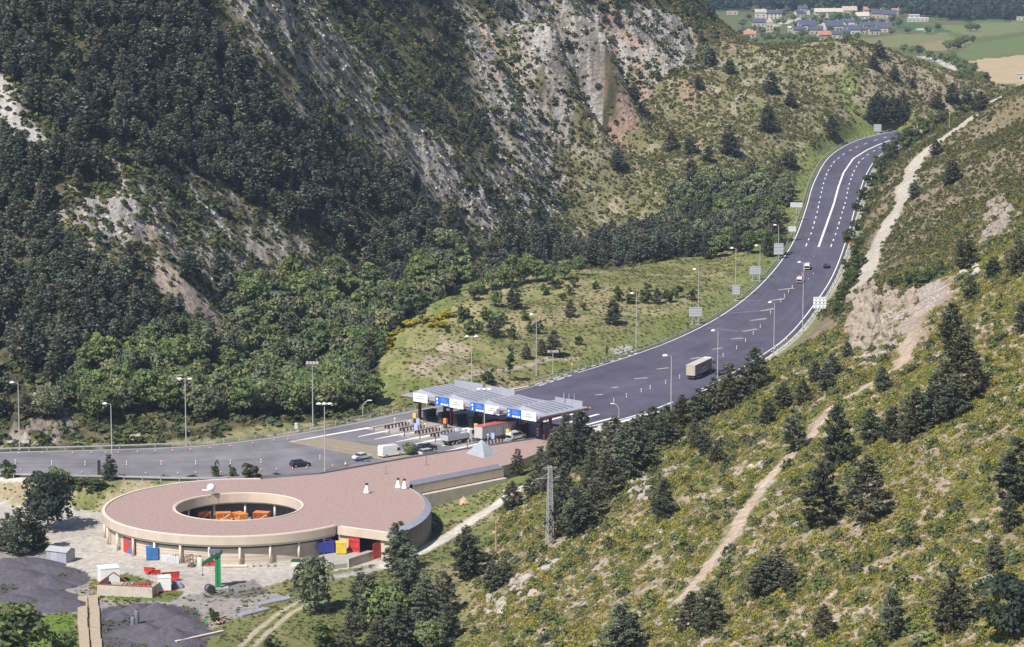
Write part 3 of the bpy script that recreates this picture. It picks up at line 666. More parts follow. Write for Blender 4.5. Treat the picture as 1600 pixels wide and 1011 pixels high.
# ---------------------------------------------------------------- round maintenance building
ZR = .55; YZ = -5.0
RC = P(372.5, 791.5, ZR)[:2]; RO = abs(P(163, 791.5, ZR)[0]-RC[0]); RI = abs(P(273, 791.5, ZR)[0]-RC[0])
def ang(p): return math.atan2(p[1]-RC[1], p[0]-RC[0])
Nn = P(531,823,ZR)[:2]; aN = ang(Nn); aT = ang(P(410,745,ZR)[:2])
# from the notch clockwise (through the front, left, back) to the tangent point at the back
span = (aN-aT) % (2*math.pi)
ringarc = [RC+RO*np.array([math.cos(aN-span*i/72), math.sin(aN-span*i/72)]) for i in range(73)]
ext = [P(u, v, ZR)[:2] for u, v in [(455,744.5),(500,741),(640,716),(760,697.5),(856,683),(856,702),(797,725),(777,730)]]
lean = [P(u, v, ZR)[:2] for u, v in [(640,757)]]
curve = catmull([P(u, v, ZR)[:2] for u, v in [(640,763),(656,774),(664,789),(657,804),(640,817),(607,833)]], 8)
outer = [np.asarray(q) for q in ringarc+ext+lean+list(curve)]
hole = [RC+RI*np.array([math.cos(2*math.pi*i/72), math.sin(2*math.pi*i/72)]) for i in range(72)]
from mathutils.geometry import tessellate_polygon
bc = (float(RC[0]), float(RC[1]), 0.0)
def rel(q, z): return (float(q[0]-RC[0]), float(q[1]-RC[1]), z)
bld = thing('maintenance_building', 'round depot with pink gravel roof, open court and long wing beside the toll lanes', 'building', bc)
pts3 = [[Vector((*rel(q, 0)[:2], 0)) for q in outer], [Vector((*rel(q, 0)[:2], 0)) for q in hole]]
tri = tessellate_polygon(pts3); allp = [rel(q, ZR) for q in outer]+[rel(q, ZR) for q in hole]
me = bpy.data.meshes.new('roof'); me.from_pydata(allp, [], [tuple(t) for t in tri]); me.update()
for pgn in me.polygons:
    if pgn.normal.z < 0: pgn.flip()
roof = link('roof', me, M['roof_gravel'], bld)
def band(line, z0, z1, name, m, parent, off0=0.0, off1=0.0, closed=False):
    """a wall of the given height along a plan line; off = thickness inwards (0 keeps a sheet with a cap)"""
    p = np.array([rel(q, 0)[:2] for q in line]); 
    if closed: p = np.vstack([p, p[:1]])
    a = offset(p, off0); b = offset(p, off1); mb = MB(); n = len(p)
    for i in range(n-1):
        mb.add([(*a[i],z0),(*a[i+1],z0),(*a[i+1],z1),(*a[i],z1),(*b[i],z0),(*b[i+1],z0),(*b[i+1],z1),(*b[i],z1)], [(0,1,2,3),(7,6,5,4),(3,2,6,7),(4,5,1,0)])
    mb.add([(*a[0],z0),(*a[0],z1),(*b[0],z1),(*b[0],z0)], [(0,1,2,3)]); mb.add([(*a[-1],z0),(*a[-1],z1),(*b[-1],z1),(*b[-1],z0)], [(3,2,1,0)])
    return mb.build(name, m, parent)
def arc(r, a0=0, a1=2*math.pi, n=96): return [RC+r*np.array([math.cos(a0+(a1-a0)*i/n), math.sin(a0+(a1-a0)*i/n)]) for i in range(n+1)]
aF0 = aN-span; 
fas = band(arc(RO+.02, aF0, aN), -1.0, ZR+.02, 'fascia', M['beige'], bld, 0, -.3); band(arc(RO-.05, aF0, aN), -1.45, -1.003, 'fascia_beam', M['beige_light'], bld, 0, .5)
band(arc(RO+.06, aF0, aN), ZR+.023, ZR+.16, 'coping', M['beige_light'], bld, 0, .5)
jn = MB()
for i in range(110):
    a = aF0+(aN-aF0)*i/110; c_, s_ = math.cos(a), math.sin(a); x, y = (RO+.325)*c_, (RO+.325)*s_
    jn.add([(x-s_*.03,y+c_*.03,-.98),(x+s_*.03,y-c_*.03,-.98),(x+s_*.03,y-c_*.03,ZR),(x-s_*.03,y+c_*.03,ZR)], [(0,1,2,3)])
jn.build('panel_joint', M['wall_panel'], fas)
band(arc(RI, 0, 2*math.pi), ZR+.02, ZR+.12, 'court_coping', M['beige_light'], bld, -.3, .02); band(arc(RI-.02), -1.3, ZR+.018, 'court_fascia', M['beige'], bld, 0, .28)
band(arc(RI+.3), -1.7, -1.31, 'court_beam', M['beige_light'], bld, 0, -.5)
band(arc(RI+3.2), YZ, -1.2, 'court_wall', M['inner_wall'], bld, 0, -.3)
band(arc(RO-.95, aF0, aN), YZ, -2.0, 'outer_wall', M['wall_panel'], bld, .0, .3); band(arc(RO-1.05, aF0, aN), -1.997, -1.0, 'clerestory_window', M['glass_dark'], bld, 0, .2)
colm = MB().cyl((0,0,YZ),(0,0,-1.4),.24,.24,10).mesh('column', True); colm.materials.append(M['beige_light'])
for a in np.arange(R(-172), R(-8), R(12.6)): link('column', colm, None, bld, rel(RC+(RO-.3)*np.array([math.cos(a), math.sin(a)]), 0))
for k in range(13): a = 2*math.pi*k/13+.12; link('column', colm, None, bld, rel(RC+(RI+.6)*np.array([math.cos(a), math.sin(a)]), 0))
# louvres on the outer wall
for k in range(3):
    lv = MB()
    for i in range(96):
        a0 = aF0+(aN-aF0)*i/96; a1 = aF0+(aN-aF0)*(i+1)/96; r = RO-.91; z = YZ+.6+k*.75
        lv.add([(r*math.cos(a0),r*math.sin(a0),z),(r*math.cos(a1),r*math.sin(a1),z),(r*math.cos(a1),r*math.sin(a1),z+.05),(r*math.cos(a0),r*math.sin(a0),z+.05)], [(0,1,2,3)])
    lv.build('wall_groove', M['stone_wall'], bld)
tag(MB().prism([rel(q, 0)[:2] for q in arc(RI+3.1)[:-1]], YZ-.2, YZ+.06).build('court_floor', M['concrete'], None, bc), kind='structure')
# red and blue gate
def radial(u, v, z, r): a = ang(P(u, v, z)[:2]); return a
a0 = ang(P(195.5,850,-3.5)[:2]); a1 = ang(P(225,853,-3.5)[:2]); rg = RO-.7
def ga(t, z): a = a0+(a1-a0)*t; return (rg*math.cos(a), rg*math.sin(a), z)
gate = MB(); n = 8
for i in range(n): gate.add([ga(i/n,YZ+.05),ga((i+1)/n,YZ+.05),ga((i+1)/n,-1.6),ga(i/n,-1.6)], [(0,1,2,3)])
gt = gate.build('gate', M['red'], bld); gt['label'] = 'red gate with blue and dark triangles'
rg += .03; MB().add([ga(.33,YZ+.06),ga(.82,YZ+.06),ga(.55,-3.5)], [(0,1,2)]).build('blue_triangle', M['blue'], gt)
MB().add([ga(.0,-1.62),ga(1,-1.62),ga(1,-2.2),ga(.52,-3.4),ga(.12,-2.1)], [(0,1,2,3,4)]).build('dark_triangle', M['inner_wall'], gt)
# wing
E1 = np.asarray(curve[-1])
dN = E1-Nn; 
Nx = Nn-dN/np.hypot(*dN)*.55
band([Nx, E1], -1.05, ZR+.02, 'wing_fascia', M['beige'], bld, -.02, .3); band([Nn, E1], ZR+.025, ZR+.16, 'wing_coping', M['beige_light'], bld, -.03, .35)
def on(t, inn=.6): 
    nn = np.array([-dN[1], dN[0]])/np.hypot(*dN); return Nn+dN*t+nn*inn
band([on(-.06), on(.34)], -4.0, -1.06, 'wing_wall', M['wall_panel'], bld, 0, .3); band([on(.80), on(1.0)], -5, -1.06, 'wing_wall', M['wall_panel'], bld, 0, .3)
band([on(.34, 3.5), on(.80, 3.5)], -5, -1.06, 'dark_opening', M['black'], bld, 0, .1)
band([on(.34, .7), on(.34, 3.5)], -5, -1.06, 'dark_opening', M['black'], bld, 0, .1); band([on(.80, 3.5), on(.80, .7)], -5, -1.06, 'dark_opening', M['black'], bld, 0, .1)
dr = band([on(.16, .45), on(.40, .2)], -4.3, -1.35, 'door', M['red'], bld, 0, -.12); dr['label'] = 'open bright red door leaf'
for z in (-2.2, -3.5): band([on(.165, .30), on(.395, .06)], z, z+.1, 'door_rib', M['maroon'], dr, 0, -.03)
d2 = band([on(.80, .6), on(.78, -1.8)], -4.6, -1.5, 'door', M['red'], bld, 0, .1)
# curved end: dark concrete wall with sloping zinc coping
cv = np.array([rel(q, 0)[:2] for q in curve]); ot = offset(cv, 1.3); ot2 = offset(cv, 1.5)
if np.hypot(*(ot.mean(0)-np.array(rel(P(600,790,ZR)[:2],0)[:2]))) < np.hypot(*(cv.mean(0)-np.array(rel(P(600,790,ZR)[:2],0)[:2]))): ot = offset(cv, -1.3); ot2 = offset(cv, -1.5)
mb = MB(); mg = MB(); mi = MB(); n = len(cv)
for i in range(n-1):
    mg.quad((*cv[i],ZR+.12),(*ot[i],ZR-.5),(*ot[i+1],ZR-.5),(*cv[i+1],ZR+.12)); mb.quad((*ot[i],ZR-.55),(*ot[i],YZ-.6),(*ot[i+1],YZ-.6),(*ot[i+1],ZR-.55))
    mi.quad((*cv[i],ZR),(*cv[i],ZR+.121),(*cv[i+1],ZR+.121),(*cv[i+1],ZR)); mi.quad((*ot[i],ZR-.5),(*ot[i],ZR-.8),(*ot[i+1],ZR-.8),(*ot[i+1],ZR-.5)) if False else None
mb.quad((*cv[-1],ZR+.1),(*cv[-1],YZ-.6),(*ot[-1],YZ-.6),(*ot[-1],ZR-.55)).quad((*cv[0],ZR+.1),(*ot[0],ZR-.55),(*ot[0],YZ-.6),(*cv[0],YZ-.6))
mg.build('curved_skylight', M['zinc'], bld); mb.build('curved_wall', M['wall_curved'], bld); mi.build('skylight_rim', M['beige_light'], bld)
# lean-to glazing and wall of the wing
la = [P(u, v, ZR)[:2] for u, v in ((640,757),(777,730))]; ld = la[1]-la[0]; ln = np.array([ld[1], -ld[0]])/np.hypot(*ld)
if ln[1] > 0: ln = -ln
def lp(t, o, z): q = la[0]+ld*t+ln*o; return rel(q, z)
MB().quad(lp(0,0,ZR+.75),lp(0,1.5,ZR+.1),lp(1,1.5,ZR+.1),lp(1,0,ZR+.75)).quad(lp(0,0,ZR),lp(0,0,ZR+.75),lp(1,0,ZR+.75),lp(1,0,ZR)).add([lp(0,0,ZR),lp(0,1.5,ZR+.1),lp(0,0,ZR+.75)],[(0,1,2)]).add([lp(1,0,ZR),lp(1,1.5,ZR+.1),lp(1,0,ZR+.75)],[(2,1,0)]).build('strip_skylight', M['zinc_dark'], bld)
gb = MB()
for k in range(34): t = k/33; gb.quad(lp(t-.0025,0,ZR+.765),lp(t-.0025,1.52,ZR+.115),lp(t+.0025,1.52,ZR+.115),lp(t+.0025,0,ZR+.765))
gb.build('glazing_bar', M['zinc_light'], bld)
MB().quad(lp(-.02,1.45,ZR+.08),lp(-.02,1.45,-1.3),lp(1.02,1.45,-1.3),lp(1.02,1.45,ZR+.08)).build('strip_wall', M['beige'], bld)
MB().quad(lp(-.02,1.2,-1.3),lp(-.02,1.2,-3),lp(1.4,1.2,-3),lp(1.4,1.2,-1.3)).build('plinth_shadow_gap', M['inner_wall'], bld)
MB().quad(lp(-.02,2.6,-1.55),lp(-.02,2.6,-5),lp(1.02,2.6,-5),lp(1.02,2.6,-1.55)).quad(lp(-.02,1.2,-1.5),lp(-.02,2.6,-1.55),lp(1.02,2.6,-1.55),lp(1.02,1.2,-1.5)).build('terrace_kerb', M['plaster'], bld)
eb = [rel(P(u, v, ZR)[:2], 0)[:2] for u, v in ((777,730),(797,725),(856,702),(856,683))]
mb = MB()
for i in range(3): mb.quad((*eb[i],ZR),(*eb[i],-3),(*eb[i+1],-3),(*eb[i+1],ZR))
mb.build('wing_end_wall', M['beige'], bld)
# parapet along the road
pr = [P(u, v, ZR)[:2] for u, v in ((410,745),(455,744.5),(500,741),(640,716),(760,697.5),(856,683))]
band(pr, -.5, ZR+.35, 'parapet', M['zinc_dark'], bld, .0, .2)
# glass pyramid on the roof
c4 = [P(u, v, ZR+.02)[:2] for u, v in ((729,708),(747,698),(777,707),(757,716))]; cc = sum(c4)/4
pyr = thing('glass_pyramid', 'small glazed pyramid skylight standing on the pink roof', 'skylight', (*cc, ZR))
hp = 2.9; mb = MB(); base = [(*(q-cc), .02) for q in c4]; mb.add(base+[(0,0,hp)], [(0,1,4),(1,2,4),(2,3,4),(3,0,4)]); mb.build('glazing', M['glass_sky'], pyr)
fr = MB()
for i in range(4):
    a = Vector(base[i]); b = Vector(base[(i+1) % 4]); top = Vector((0,0,hp)); fr.cyl(a, top, .07, .07, 5); fr.cyl(a, b, .07, .07, 5)
    for k in range(1, 6): q = a.lerp(b, k/6); fr.cyl(q, q.lerp(top, .999), .035, .035, 4)
    for k in (.25, .5, .75): fr.cyl(a.lerp(top, k), b.lerp(top, k), .03, .03, 4)
fr.build('glazing_bars', M['zinc_light'], pyr)
def ball(mb, c, r, n=10, m=6, mi=0, sq=1.0):
    return mb.lathe([(max(.001, r*math.sin(math.pi*i/m)), -r*sq*math.cos(math.pi*i/m)) for i in range(m+1)], n, c, mi)
dome = thing('antenna_dome', 'white ball shaped antenna on a lattice stand at the court rim', 'antenna', (*P(330,774,ZR)[:2], ZR))
ball(MB(), (0,0,1.6), .85, 14, 8).build('dome', M['white'], dome, smooth=True)
st = MB()
for sx in (-.5,.5):
    for sy in (-.5,.5): st.cyl((sx,sy,0),(sx*.8,sy*.8,1.0),.05,.05,5)
st.box(-.55,.55,-.55,.55,.95,1.02).build('stand', M['galv'], dome); MB().cyl((-1.8,0,1.1),(-.6,0,1.1),.16,.16,8).build('side_horn', M['white'], dome)
for (u, v, s, l_) in ((573,771,.85,'white conical roof vent standing alone on the pink roof'),(622,763,.8,'left of two white roof vents at the end of the strip skylight'),(632,764,.8,'right of two white roof vents at the end of the strip skylight')):
    t = thing('roof_vent', l_, 'roof vent', (*P(u, v, ZR)[:2], ZR), 0, 'conical roof vents')
    MB().lathe([(.85*s,0),(.8*s,.3),(.45*s,1.2),(.22*s,1.75)], 12).build('cone', M['white'], t, smooth=True); MB().lathe([(.25*s,1.74),(.42*s,2.0),(.40*s,2.15)], 10).build('cap', M['steel_dark'], t)
    MB().box(-.9*s,.9*s,-.9*s,.9*s,0,.14).build('kerb', M['tarp_grey'], t)
for (u, v, h_, l_) in ((603,741,2.0,'thin brown post on the pink roof, nearer the round court'),(666,727,2.0,'thin brown post on the pink roof, nearer the glass pyramid'),(850,692,2.0,'thin brown post at the far tip of the pink roof')):
    t = thing('roof_post', l_, 'post', (*P(u, v, ZR)[:2], ZR), 0, 'brown posts on the roof'); MB().cyl((0,0,0),(0,0,h_),.07,.07,6).build('shaft', M['brown_post'], t); MB().box(-.35,.35,-.2,.2,0,.12).build('foot', M['brown_post'], t)
# loading dock and its retaining wall
dk = thing('loading_dock', 'pale concrete dock with stained retaining wall before the red doors', 'dock', (*P(530,880,-4.2)[:2], YZ-1)); d0 = np.array(dk.location[:2])
dp = [P(u, v, -4.15)[:2]-d0 for u, v in ((470,890),(512,884),(543,880),(611,858),(600,848),(533,862),(470,872))]
MB().prism([tuple(q) for q in dp], 0, 1.85).build('platform', M['concrete'], dk)
q0, q1 = dp[2], dp[3]; dd = (q1-q0)/np.hypot(*(q1-q0)); nn = np.array([dd[1], -dd[0]])*.3
MB().prism([tuple(q0+nn), tuple(q1+nn), tuple(q1), tuple(q0)], -1.2, 2.75).build('parapet_wall', M['plaster'], dk)
# depot door clutter -----------------------------------------------------------
def Y(u, v): p = G(u, v); return p
def box_thing(name, label, cat, u, v, sx, sy, sz, m, rz=0, z=None, group=None):
    p = Y(u, v); t = thing(name, label, cat, (p[0], p[1], p[2] if z is None else z), rz, group)
    return t
def container(name, label, u, v, sx, sy, sz, m, rz, z=None, ribs=9, lid=False):
    t = box_thing(name, label, 'container', u, v, sx, sy, sz, m, rz, z)
    MB().box(-sx/2,sx/2,-sy/2,sy/2,.12,sz).build('body', m, t)
    rb = MB()
    for k in range(ribs): x = -sx/2+sx*(k+.5)/ribs; rb.box(x-.07,x+.07,-sy/2-.05,-sy/2+.001,.2,sz-.1).box(x-.07,x+.07,sy/2-.001,sy/2+.05,.2,sz-.1)
    rb.build('side_ribs', m, t); MB().box(-sx/2-.06,sx/2+.06,-sy/2-.06,sy/2+.06,sz-.06,sz+.08).build('top_rim', m, t)
    for x in (-sx/2+.3, sx/2-.3): MB().box(x-.15,x+.15,-sy/2,sy/2,0,.12).build('skid', M['steel_dark'], t)
    return t
container('storage_container', 'bright blue storage container beside the red and blue gate', 238, 874, 2.3, 1.8, 2.4, M['blue'], .15)
t = container('waste_skip', 'dark blue waste skip on the dock under the eaves', 510, 869, 3.1, 2.2, 2.0, M['navy'], .1, -4.15, 7); 
t = container('waste_skip', 'yellow waste skip on the dock by the red door', 533, 871, 2.0, 1.9, 2.2, M['yellow'], .1, -4.15, 5)
def gateframe(name, label, u, v, w_, h_, m, rz, tilt=0):
    t = box_thing(name, label, 'frame rack', u, v, 0, 0, 0, None, rz); f = MB()
    for x in np.linspace(-w_/2, w_/2, max(3, int(w_/.6)+1)): f.box(x-.05,x+.05,-.05,.05,0,h_)
    for z in (.1, h_*.5, h_-.05): f.box(-w_/2,w_/2,-.045,.045,z-.05,z+.05)
    f.build('frame', m, t); MB().box(-w_/2,-w_/2+.1,-.5,.5,0,.1).box(w_/2-.1,w_/2,-.5,.5,0,.1).build('foot', m, t); return t
gateframe('steel_rack', 'brown steel frame rack leaning by the depot wall', 288, 880, 3.4, 1.8, M['brown_post'], 0); gateframe('steel_rack', 'brown steel frame rack beside the pale green tank', 304, 882, 2.2, 1.8, M['brown_post'], .1)
for (u, v, w_, l_) in ((261,878,2.0,'wider white slatted panel leaning beside the blue container'),(274,880,1.6,'narrower white slatted panel leaning near the brown racks')):
    t = box_thing('slatted_panel', l_, 'panel', u, v, 0, 0, 0, None, .05, None, 'white slatted panels'); f = MB()
    for k in range(7): f.box(-w_/2+k*w_/7,-w_/2+(k+.75)*w_/7,-.6+.0,-.5,.1,1.5)
    f.v = [(x, y+z*.45, z) for x, y, z in f.v]; f.build('slats', M['sign_back'], t); MB().box(-w_/2,w_/2,-.75,.5,0,.12).build('base', M['galv'], t)
t = box_thing('water_tank', 'pale green plastic tank standing before the depot wall', 'tank', 313, 884.5, 0,0,0,None); mm('tank_green',(.55,.62,.50),.5,.1,1); MB().lathe([(.55,0),(.6,.1),(.6,1.4),(.45,1.7),(.2,1.8)],12).build('body', M['tank_green'], t, smooth=True); MB().lathe([(.22,1.78),(.22,1.95)],10).build('lid', M['steel_dark'], t)
t = box_thing('snow_plough', 'small orange red plough parked under the eaves', 'plough', 327, 884.5, 0,0,0,None,.3); mb = MB()
for k in range(6): a0_ = -.9+k*.3; a1_ = a0_+.3; mb.quad((-1.1,.5*math.cos(a0_)-.5,.6+.6*math.sin(a0_)),(1.1,.5*math.cos(a0_)-.5,.6+.6*math.sin(a0_)),(1.1,.5*math.cos(a1_)-.5,.6+.6*math.sin(a1_)),(-1.1,.5*math.cos(a1_)-.5,.6+.6*math.sin(a1_)))
mb.build('blade', M['red'], t); MB().box(-.25,.25,-.1,1.2,.3,.55).box(-.6,.6,.9,1.1,.2,.9).build('hitch', M['steel_dark'], t)
def lump(name, label, cat, u, v, r, h_, m, seed=0, group=None, lx=1.0):
    p = Y(u, v); t = thing(name, label, cat, tuple(p), 0, group); mb = MB(); n = 28; K = 11; vs = []
    soft = 'gravel' in name
    for k in range(K):
        f_ = k/(K-1); rad = r*(1-f_)**(1.0 if soft else .6)+.01
        for i in range(n):
            a = 2*math.pi*i/n; x, y = rad*math.cos(a), rad*math.sin(a)
            j = 1+.5*(float(fbm(x*1.0+seed*9.1, y+seed*3.3, r*.7, 3, 5))-.5); hz = h_*(f_**(.95 if soft else .6))*(1+.7*(float(fbm(x+seed*5, y, r*.35, 3, 7))-.5))
            vs.append((x*j*lx, y*j, hz-.12))
    fs = [(k*n+i, k*n+(i+1) % n, (k+1)*n+(i+1) % n, (k+1)*n+i) for k in range(K-1) for i in range(n)]+[tuple(range((K-1)*n, K*n))]
    mb.add(vs, fs); mb.build('heap' if 'heap' in name else 'cover', m, t, smooth=soft); return t
lump('tarpaulin', 'dark crumpled tarpaulin on the ground before the brown racks', 'tarpaulin', 300, 885, .9, .7, M['steel_dark'], 3)
lump('tarpaulin', 'pale crumpled tarpaulin left of the red and blue gate', 'tarpaulin', 184, 858, .8, .8, M['sign_back'], 5)
t = box_thing('bench_slab', 'low white concrete slab near the green hoist', 'slab', 367, 886, 0,0,0,None); MB().box(-2.4,2.4,-.4,.4,.15,.4).build('slab', M['beige_light'], t); MB().box(-2,-1.7,-.3,.3,0,.15).box(1.7,2,-.3,.3,0,.15).build('support', M['concrete'], t)
t = box_thing('trailer_frame', 'low grey steel frame lying by the depot columns', 'steel frame', 412, 885, 0,0,0,None,.05); f = MB(); f.box(-2.2,2.2,-.5,-.4,.3,.4).box(-2.2,2.2,.4,.5,.3,.4)
for x in (-2.1,-.8,.7,2.0): f.box(x-.05,x+.05,-.5,.5,0,.75)
f.build('frame', M['galv'], t)
t = box_thing('grit_bin', 'pale green grit bin before the outer wall', 'bin', 462, 884, 0,0,0,None); MB().profile([(-.8,0),(.8,0),(.9,.9),(-.9,.9)],-.6,.6).build('bin', M['tank_green'], t); MB().profile([(-.95,.9),(.95,.9),(.6,1.25),(-.6,1.25)],-.65,.65).build('lid', M['green_dark'], t)
# salt spreaders in the court
for k, (u, v, rz, l_) in enumerate(((318,814,.5,'orange salt spreader at the left end of the court, low and reddish'),(349,817,.15,'amber salt spreader with a flat covered hopper, second in the court'),(375,819,-.9,'orange salt spreader seen end on in the middle of the court'),(409,817,-.25,'large orange salt spreader at the right of the court row'))):
    p = P(u, v, YZ+.06); t = thing('salt_spreader', l_, 'salt spreader', (*p[:2], YZ+.06), rz, 'salt spreaders in the court'); s = (.78,.82,.88,.86)[k]; m = [M['orange_dark'],M['orange'],M['orange'],M['orange_dark']][k]
    hb = MB(); a = 1.9*s; b = 1.15*s; hb.add([(-a,-.4,1.2),(a,-.4,1.2),(a,.4,1.2),(-a,.4,1.2),(-a,-b,2.7*s),(a,-b,2.7*s),(a,b,2.7*s),(-a,b,2.7*s)],[(3,2,1,0),(0,1,5,4),(1,2,6,5),(2,3,7,6),(3,0,4,7)]); hb.build('hopper', m, t)
    MB().box(-a+.05,a-.05,-b+.05,b-.05,2.55*s,2.66*s).build('cover', M['orange'], t)
    fr = MB()
    for x in (-a+.2, 0, a-.2):
        for y in (-1, 1): fr.cyl((x,y*b*.9,0),(x,y*b*.95,2.6*s),.07,.07,5)
    fr.box(-a,a,-.5,.5,.9,1.15); fr.build('frame', m, t)
    for y in (-b*.9, b*.9): MB().cyl((-a+.2,y,.2),(a-.2,y,2.0),.06,.06,5).build('brace', M['white'], t)
    MB().cyl((-a-.5,0,.55),(-a-.5,0,.65),.45,.45,10).cyl((-a-.5,0,.65),(-a-.2,0,1.6),.25,.3,8).build('spinner', M['steel_dark'], t)
# ---------------------------------------------------------------- vehicles
def wheel_mesh(r, w_):
    t = MB().cyl((0,-w_/2,0),(0,w_/2,0),r,r,14).mesh('tyre'); t.materials.append(M['rubber'])
    q = MB().cyl((0,-w_/2-.01,0),(0,w_/2+.01,0),r*.58,r*.58,10).mesh('rim'); q.materials.append(M['galv']); return t, q
WC = wheel_mesh(.33, .22); WT = wheel_mesh(.5, .34)
def wheels(t, xs, y, W):
    for x in xs:
        for s in (-1, 1):
            o = link('wheel', W[0], None, t, (x, s*y, .33 if W is WC else .5)); link('rim', W[1], None, o)
def heading(p):
    d, k = 1e9, 0
    for i in range(len(RMID)-1):
        q = np.hypot(*(RMID[i]-p[:2]));
        if q < d: d, k = q, i
    v = RMID[min(k+3, len(RMID)-1)]-RMID[max(k-3, 0)]; return math.atan2(v[1], v[0])
def paint(name, c): 
    m = mat(name, c, .25, .05, 1.2, spec=.6); m.node_tree.nodes['Principled BSDF'].inputs['Coat Weight'].default_value = .4; return m
CARP = {k: paint('paint_'+k, c) for k, c in dict(dark=(.018,.018,.035), white=(.80,.80,.80), silver=(.50,.51,.53), black=(.015,.015,.022), cream=(.72,.69,.62)).items()}
def car(label, u, v, kind, paintname, dh=0.0, h=None, plate=True, L=None):
    p = PR(u, v); t = thing('van' if kind in ('van', 'workvan') else 'parked_car' if False else 'car', label, 'van' if kind in ('van', 'workvan') else 'car', (p[0], p[1], float(zroad(p[1]))+.015), (heading(p) if h is None else h)+dh)
    pm = CARP[paintname]
    body, glass, W, Lc = {
     'sedan': ([(-2.2,.35),(2.2,.35),(2.25,.6),(2.1,.78),(1.0,.93),(-1.35,.98),(-2.15,.95),(-2.25,.7)], [(1.05,.90),(.25,1.40),(-.85,1.42),(-1.6,.94)], .88, 4.5),
     'wagon': ([(-2.2,.35),(2.2,.35),(2.25,.62),(2.05,.8),(1.0,.95),(-2.2,1.0),(-2.27,.7)], [(1.1,.92),(.35,1.46),(-1.75,1.46),(-2.15,.96)], .88, 4.5),
     'suv': ([(-2.2,.4),(2.2,.4),(2.28,.75),(2.1,.98),(1.0,1.08),(-2.2,1.12),(-2.27,.75)], [(1.1,1.05),(.4,1.66),(-1.8,1.68),(-2.2,1.08)], .92, 4.5),
     'van': ([(-2.9,.35),(2.9,.35),(2.95,.8),(2.75,1.1),(2.1,1.25),(1.55,2.1),(1.2,2.55),(-2.75,2.6),(-2.92,2.3)], None, 1.0, 5.9),
     'workvan': ([(-2.5,.35),(2.5,.35),(2.55,.75),(2.3,1.0),(1.6,1.1),(.9,1.9),(-2.35,1.95),(-2.5,1.6)], None, .95, 5.0)}[kind]
    ins = lambda z: max(0, (z-.95)*.22)+(.06 if z < .4 else 0)
    MB().profile(body, -W, W, 0, ins if not kind == 'van' else (lambda z: max(0, (z-1.2)*.07))).build('body', pm, t)
    if glass:
        MB().profile(glass, -W+.03, W-.03, 0, lambda z: max(0, (z-.95)*.42)).build('window', M['glass_dark'], t)
        tx = [q for q in glass]; zt = max(z for x, z in glass); xs = [x for x, z in glass if z > zt-.06]
        MB().box(min(xs)-.08, max(xs)+.06, -W+.2, W-.2, zt-.02, zt+.05).build('roof', pm, t)
        for s in (-1, 1):
            for x in ((max(xs)+min(xs))/2, min(xs)-.12): MB().box(x-.05, x+.05, s*(W-.16)-.03, s*(W-.16)+.03, 1.0, zt).build('pillar', pm, t)
    elif kind == 'van':
        MB().quad((2.13,-W+.15,1.30),(2.13,W-.15,1.30),(1.62,W-.2,2.06),(1.62,-W+.2,2.06)).build('windscreen', M['glass_dark'], t, (.03, 0, .02))
        for s in (-1, 1): MB().add([(2.0,s*(W+.004),1.28),(1.0,s*(W+.004),1.25),(1.0,s*(W-.045),1.95),(1.55,s*(W-.045),1.95)], [(0,1,2,3)]).build('side_window', M['glass_dark'], t, (0, s*.01, 0))
        MB().box(-1.9,.2,-.5,.5,2.56,2.68).build('roof_hatch', pm, t)
    else:
        MB().quad((-2.53,-W+.12,.55),(-2.53,W-.12,.55),(-2.42,W-.25,1.78),(-2.42,-W+.25,1.78)).build('open_rear', M['black'], t, (-.03, 0, 0))
        MB().quad((1.57,-W+.2,1.16),(1.57,W-.2,1.16),(.95,W-.25,1.82),(.95,-W+.25,1.82)).build('windscreen', M['glass_dark'], t, (.05, 0, .02))
        for s in (-1, 1): MB().add([(1.3,s*(W-.03),1.12),(-1.9,s*(W-.03),1.12),(-1.9,s*(W-.16),1.7),(.8,s*(W-.16),1.7)], [(0,1,2,3)]).build('side_window', M['glass_dark'], t, (0, s*.01, 0))
        MB().box(-2.2,-1.9,-.5,.5,1.96,2.1).build('warning_light', M['orange'], t)
    wheels(t, (-.62*Lc/2, .62*Lc/2), W-.08, WC)
    xf = max(x for x, z in body); xr = min(x for x, z in body)
    for s in (-1, 1):
        MB().box(xf-.12, xf-.02, s*(W-.25)-.16, s*(W-.25)+.16, .62, .78).build('headlight', M['white'], t); MB().box(xr+.0, xr+.08, s*(W-.2)-.1, s*(W-.2)+.1, .7, .95).build('tail_light', M['red'], t)
    MB().box(xf-.1, xf+.05, -W+.1, W-.1, .36, .52).build('bumper', M['steel_dark'], t)
    return t
car('dark blue estate car driving alone on the pale asphalt', 469, 729, 'wagon', 'dark')
car('white saloon car on the yellow hatched area', 566, 717.5, 'sedan', 'white')
car('tall white delivery van beside the yellow hatching', 611, 712.5, 'van', 'white', -.08)
car('dark people carrier partly hidden behind the silver estate', 667, 704, 'suv', 'black', -.08)
car('silver estate car nearest the edge of the pink roof', 669.5, 711, 'wagon', 'silver', -.08)
car('dark hatchback ahead of the grey semi trailer', 1127, 585, 'wagon', 'black')
car('dark car alone in the right lane of the wide carriageway', 1291.5, 418, 'wagon', 'dark')
car('white work van with open rear, farther of the two among the cones', 1262, 420, 'workvan', 'white'); car('white work van with open rear, nearer of the two among the cones', 1250.5, 441, 'workvan', 'cream')
car('small white van stopped at the toll lane beside the chevron board', 806, 686, 'workvan', 'white', 0, LROT)
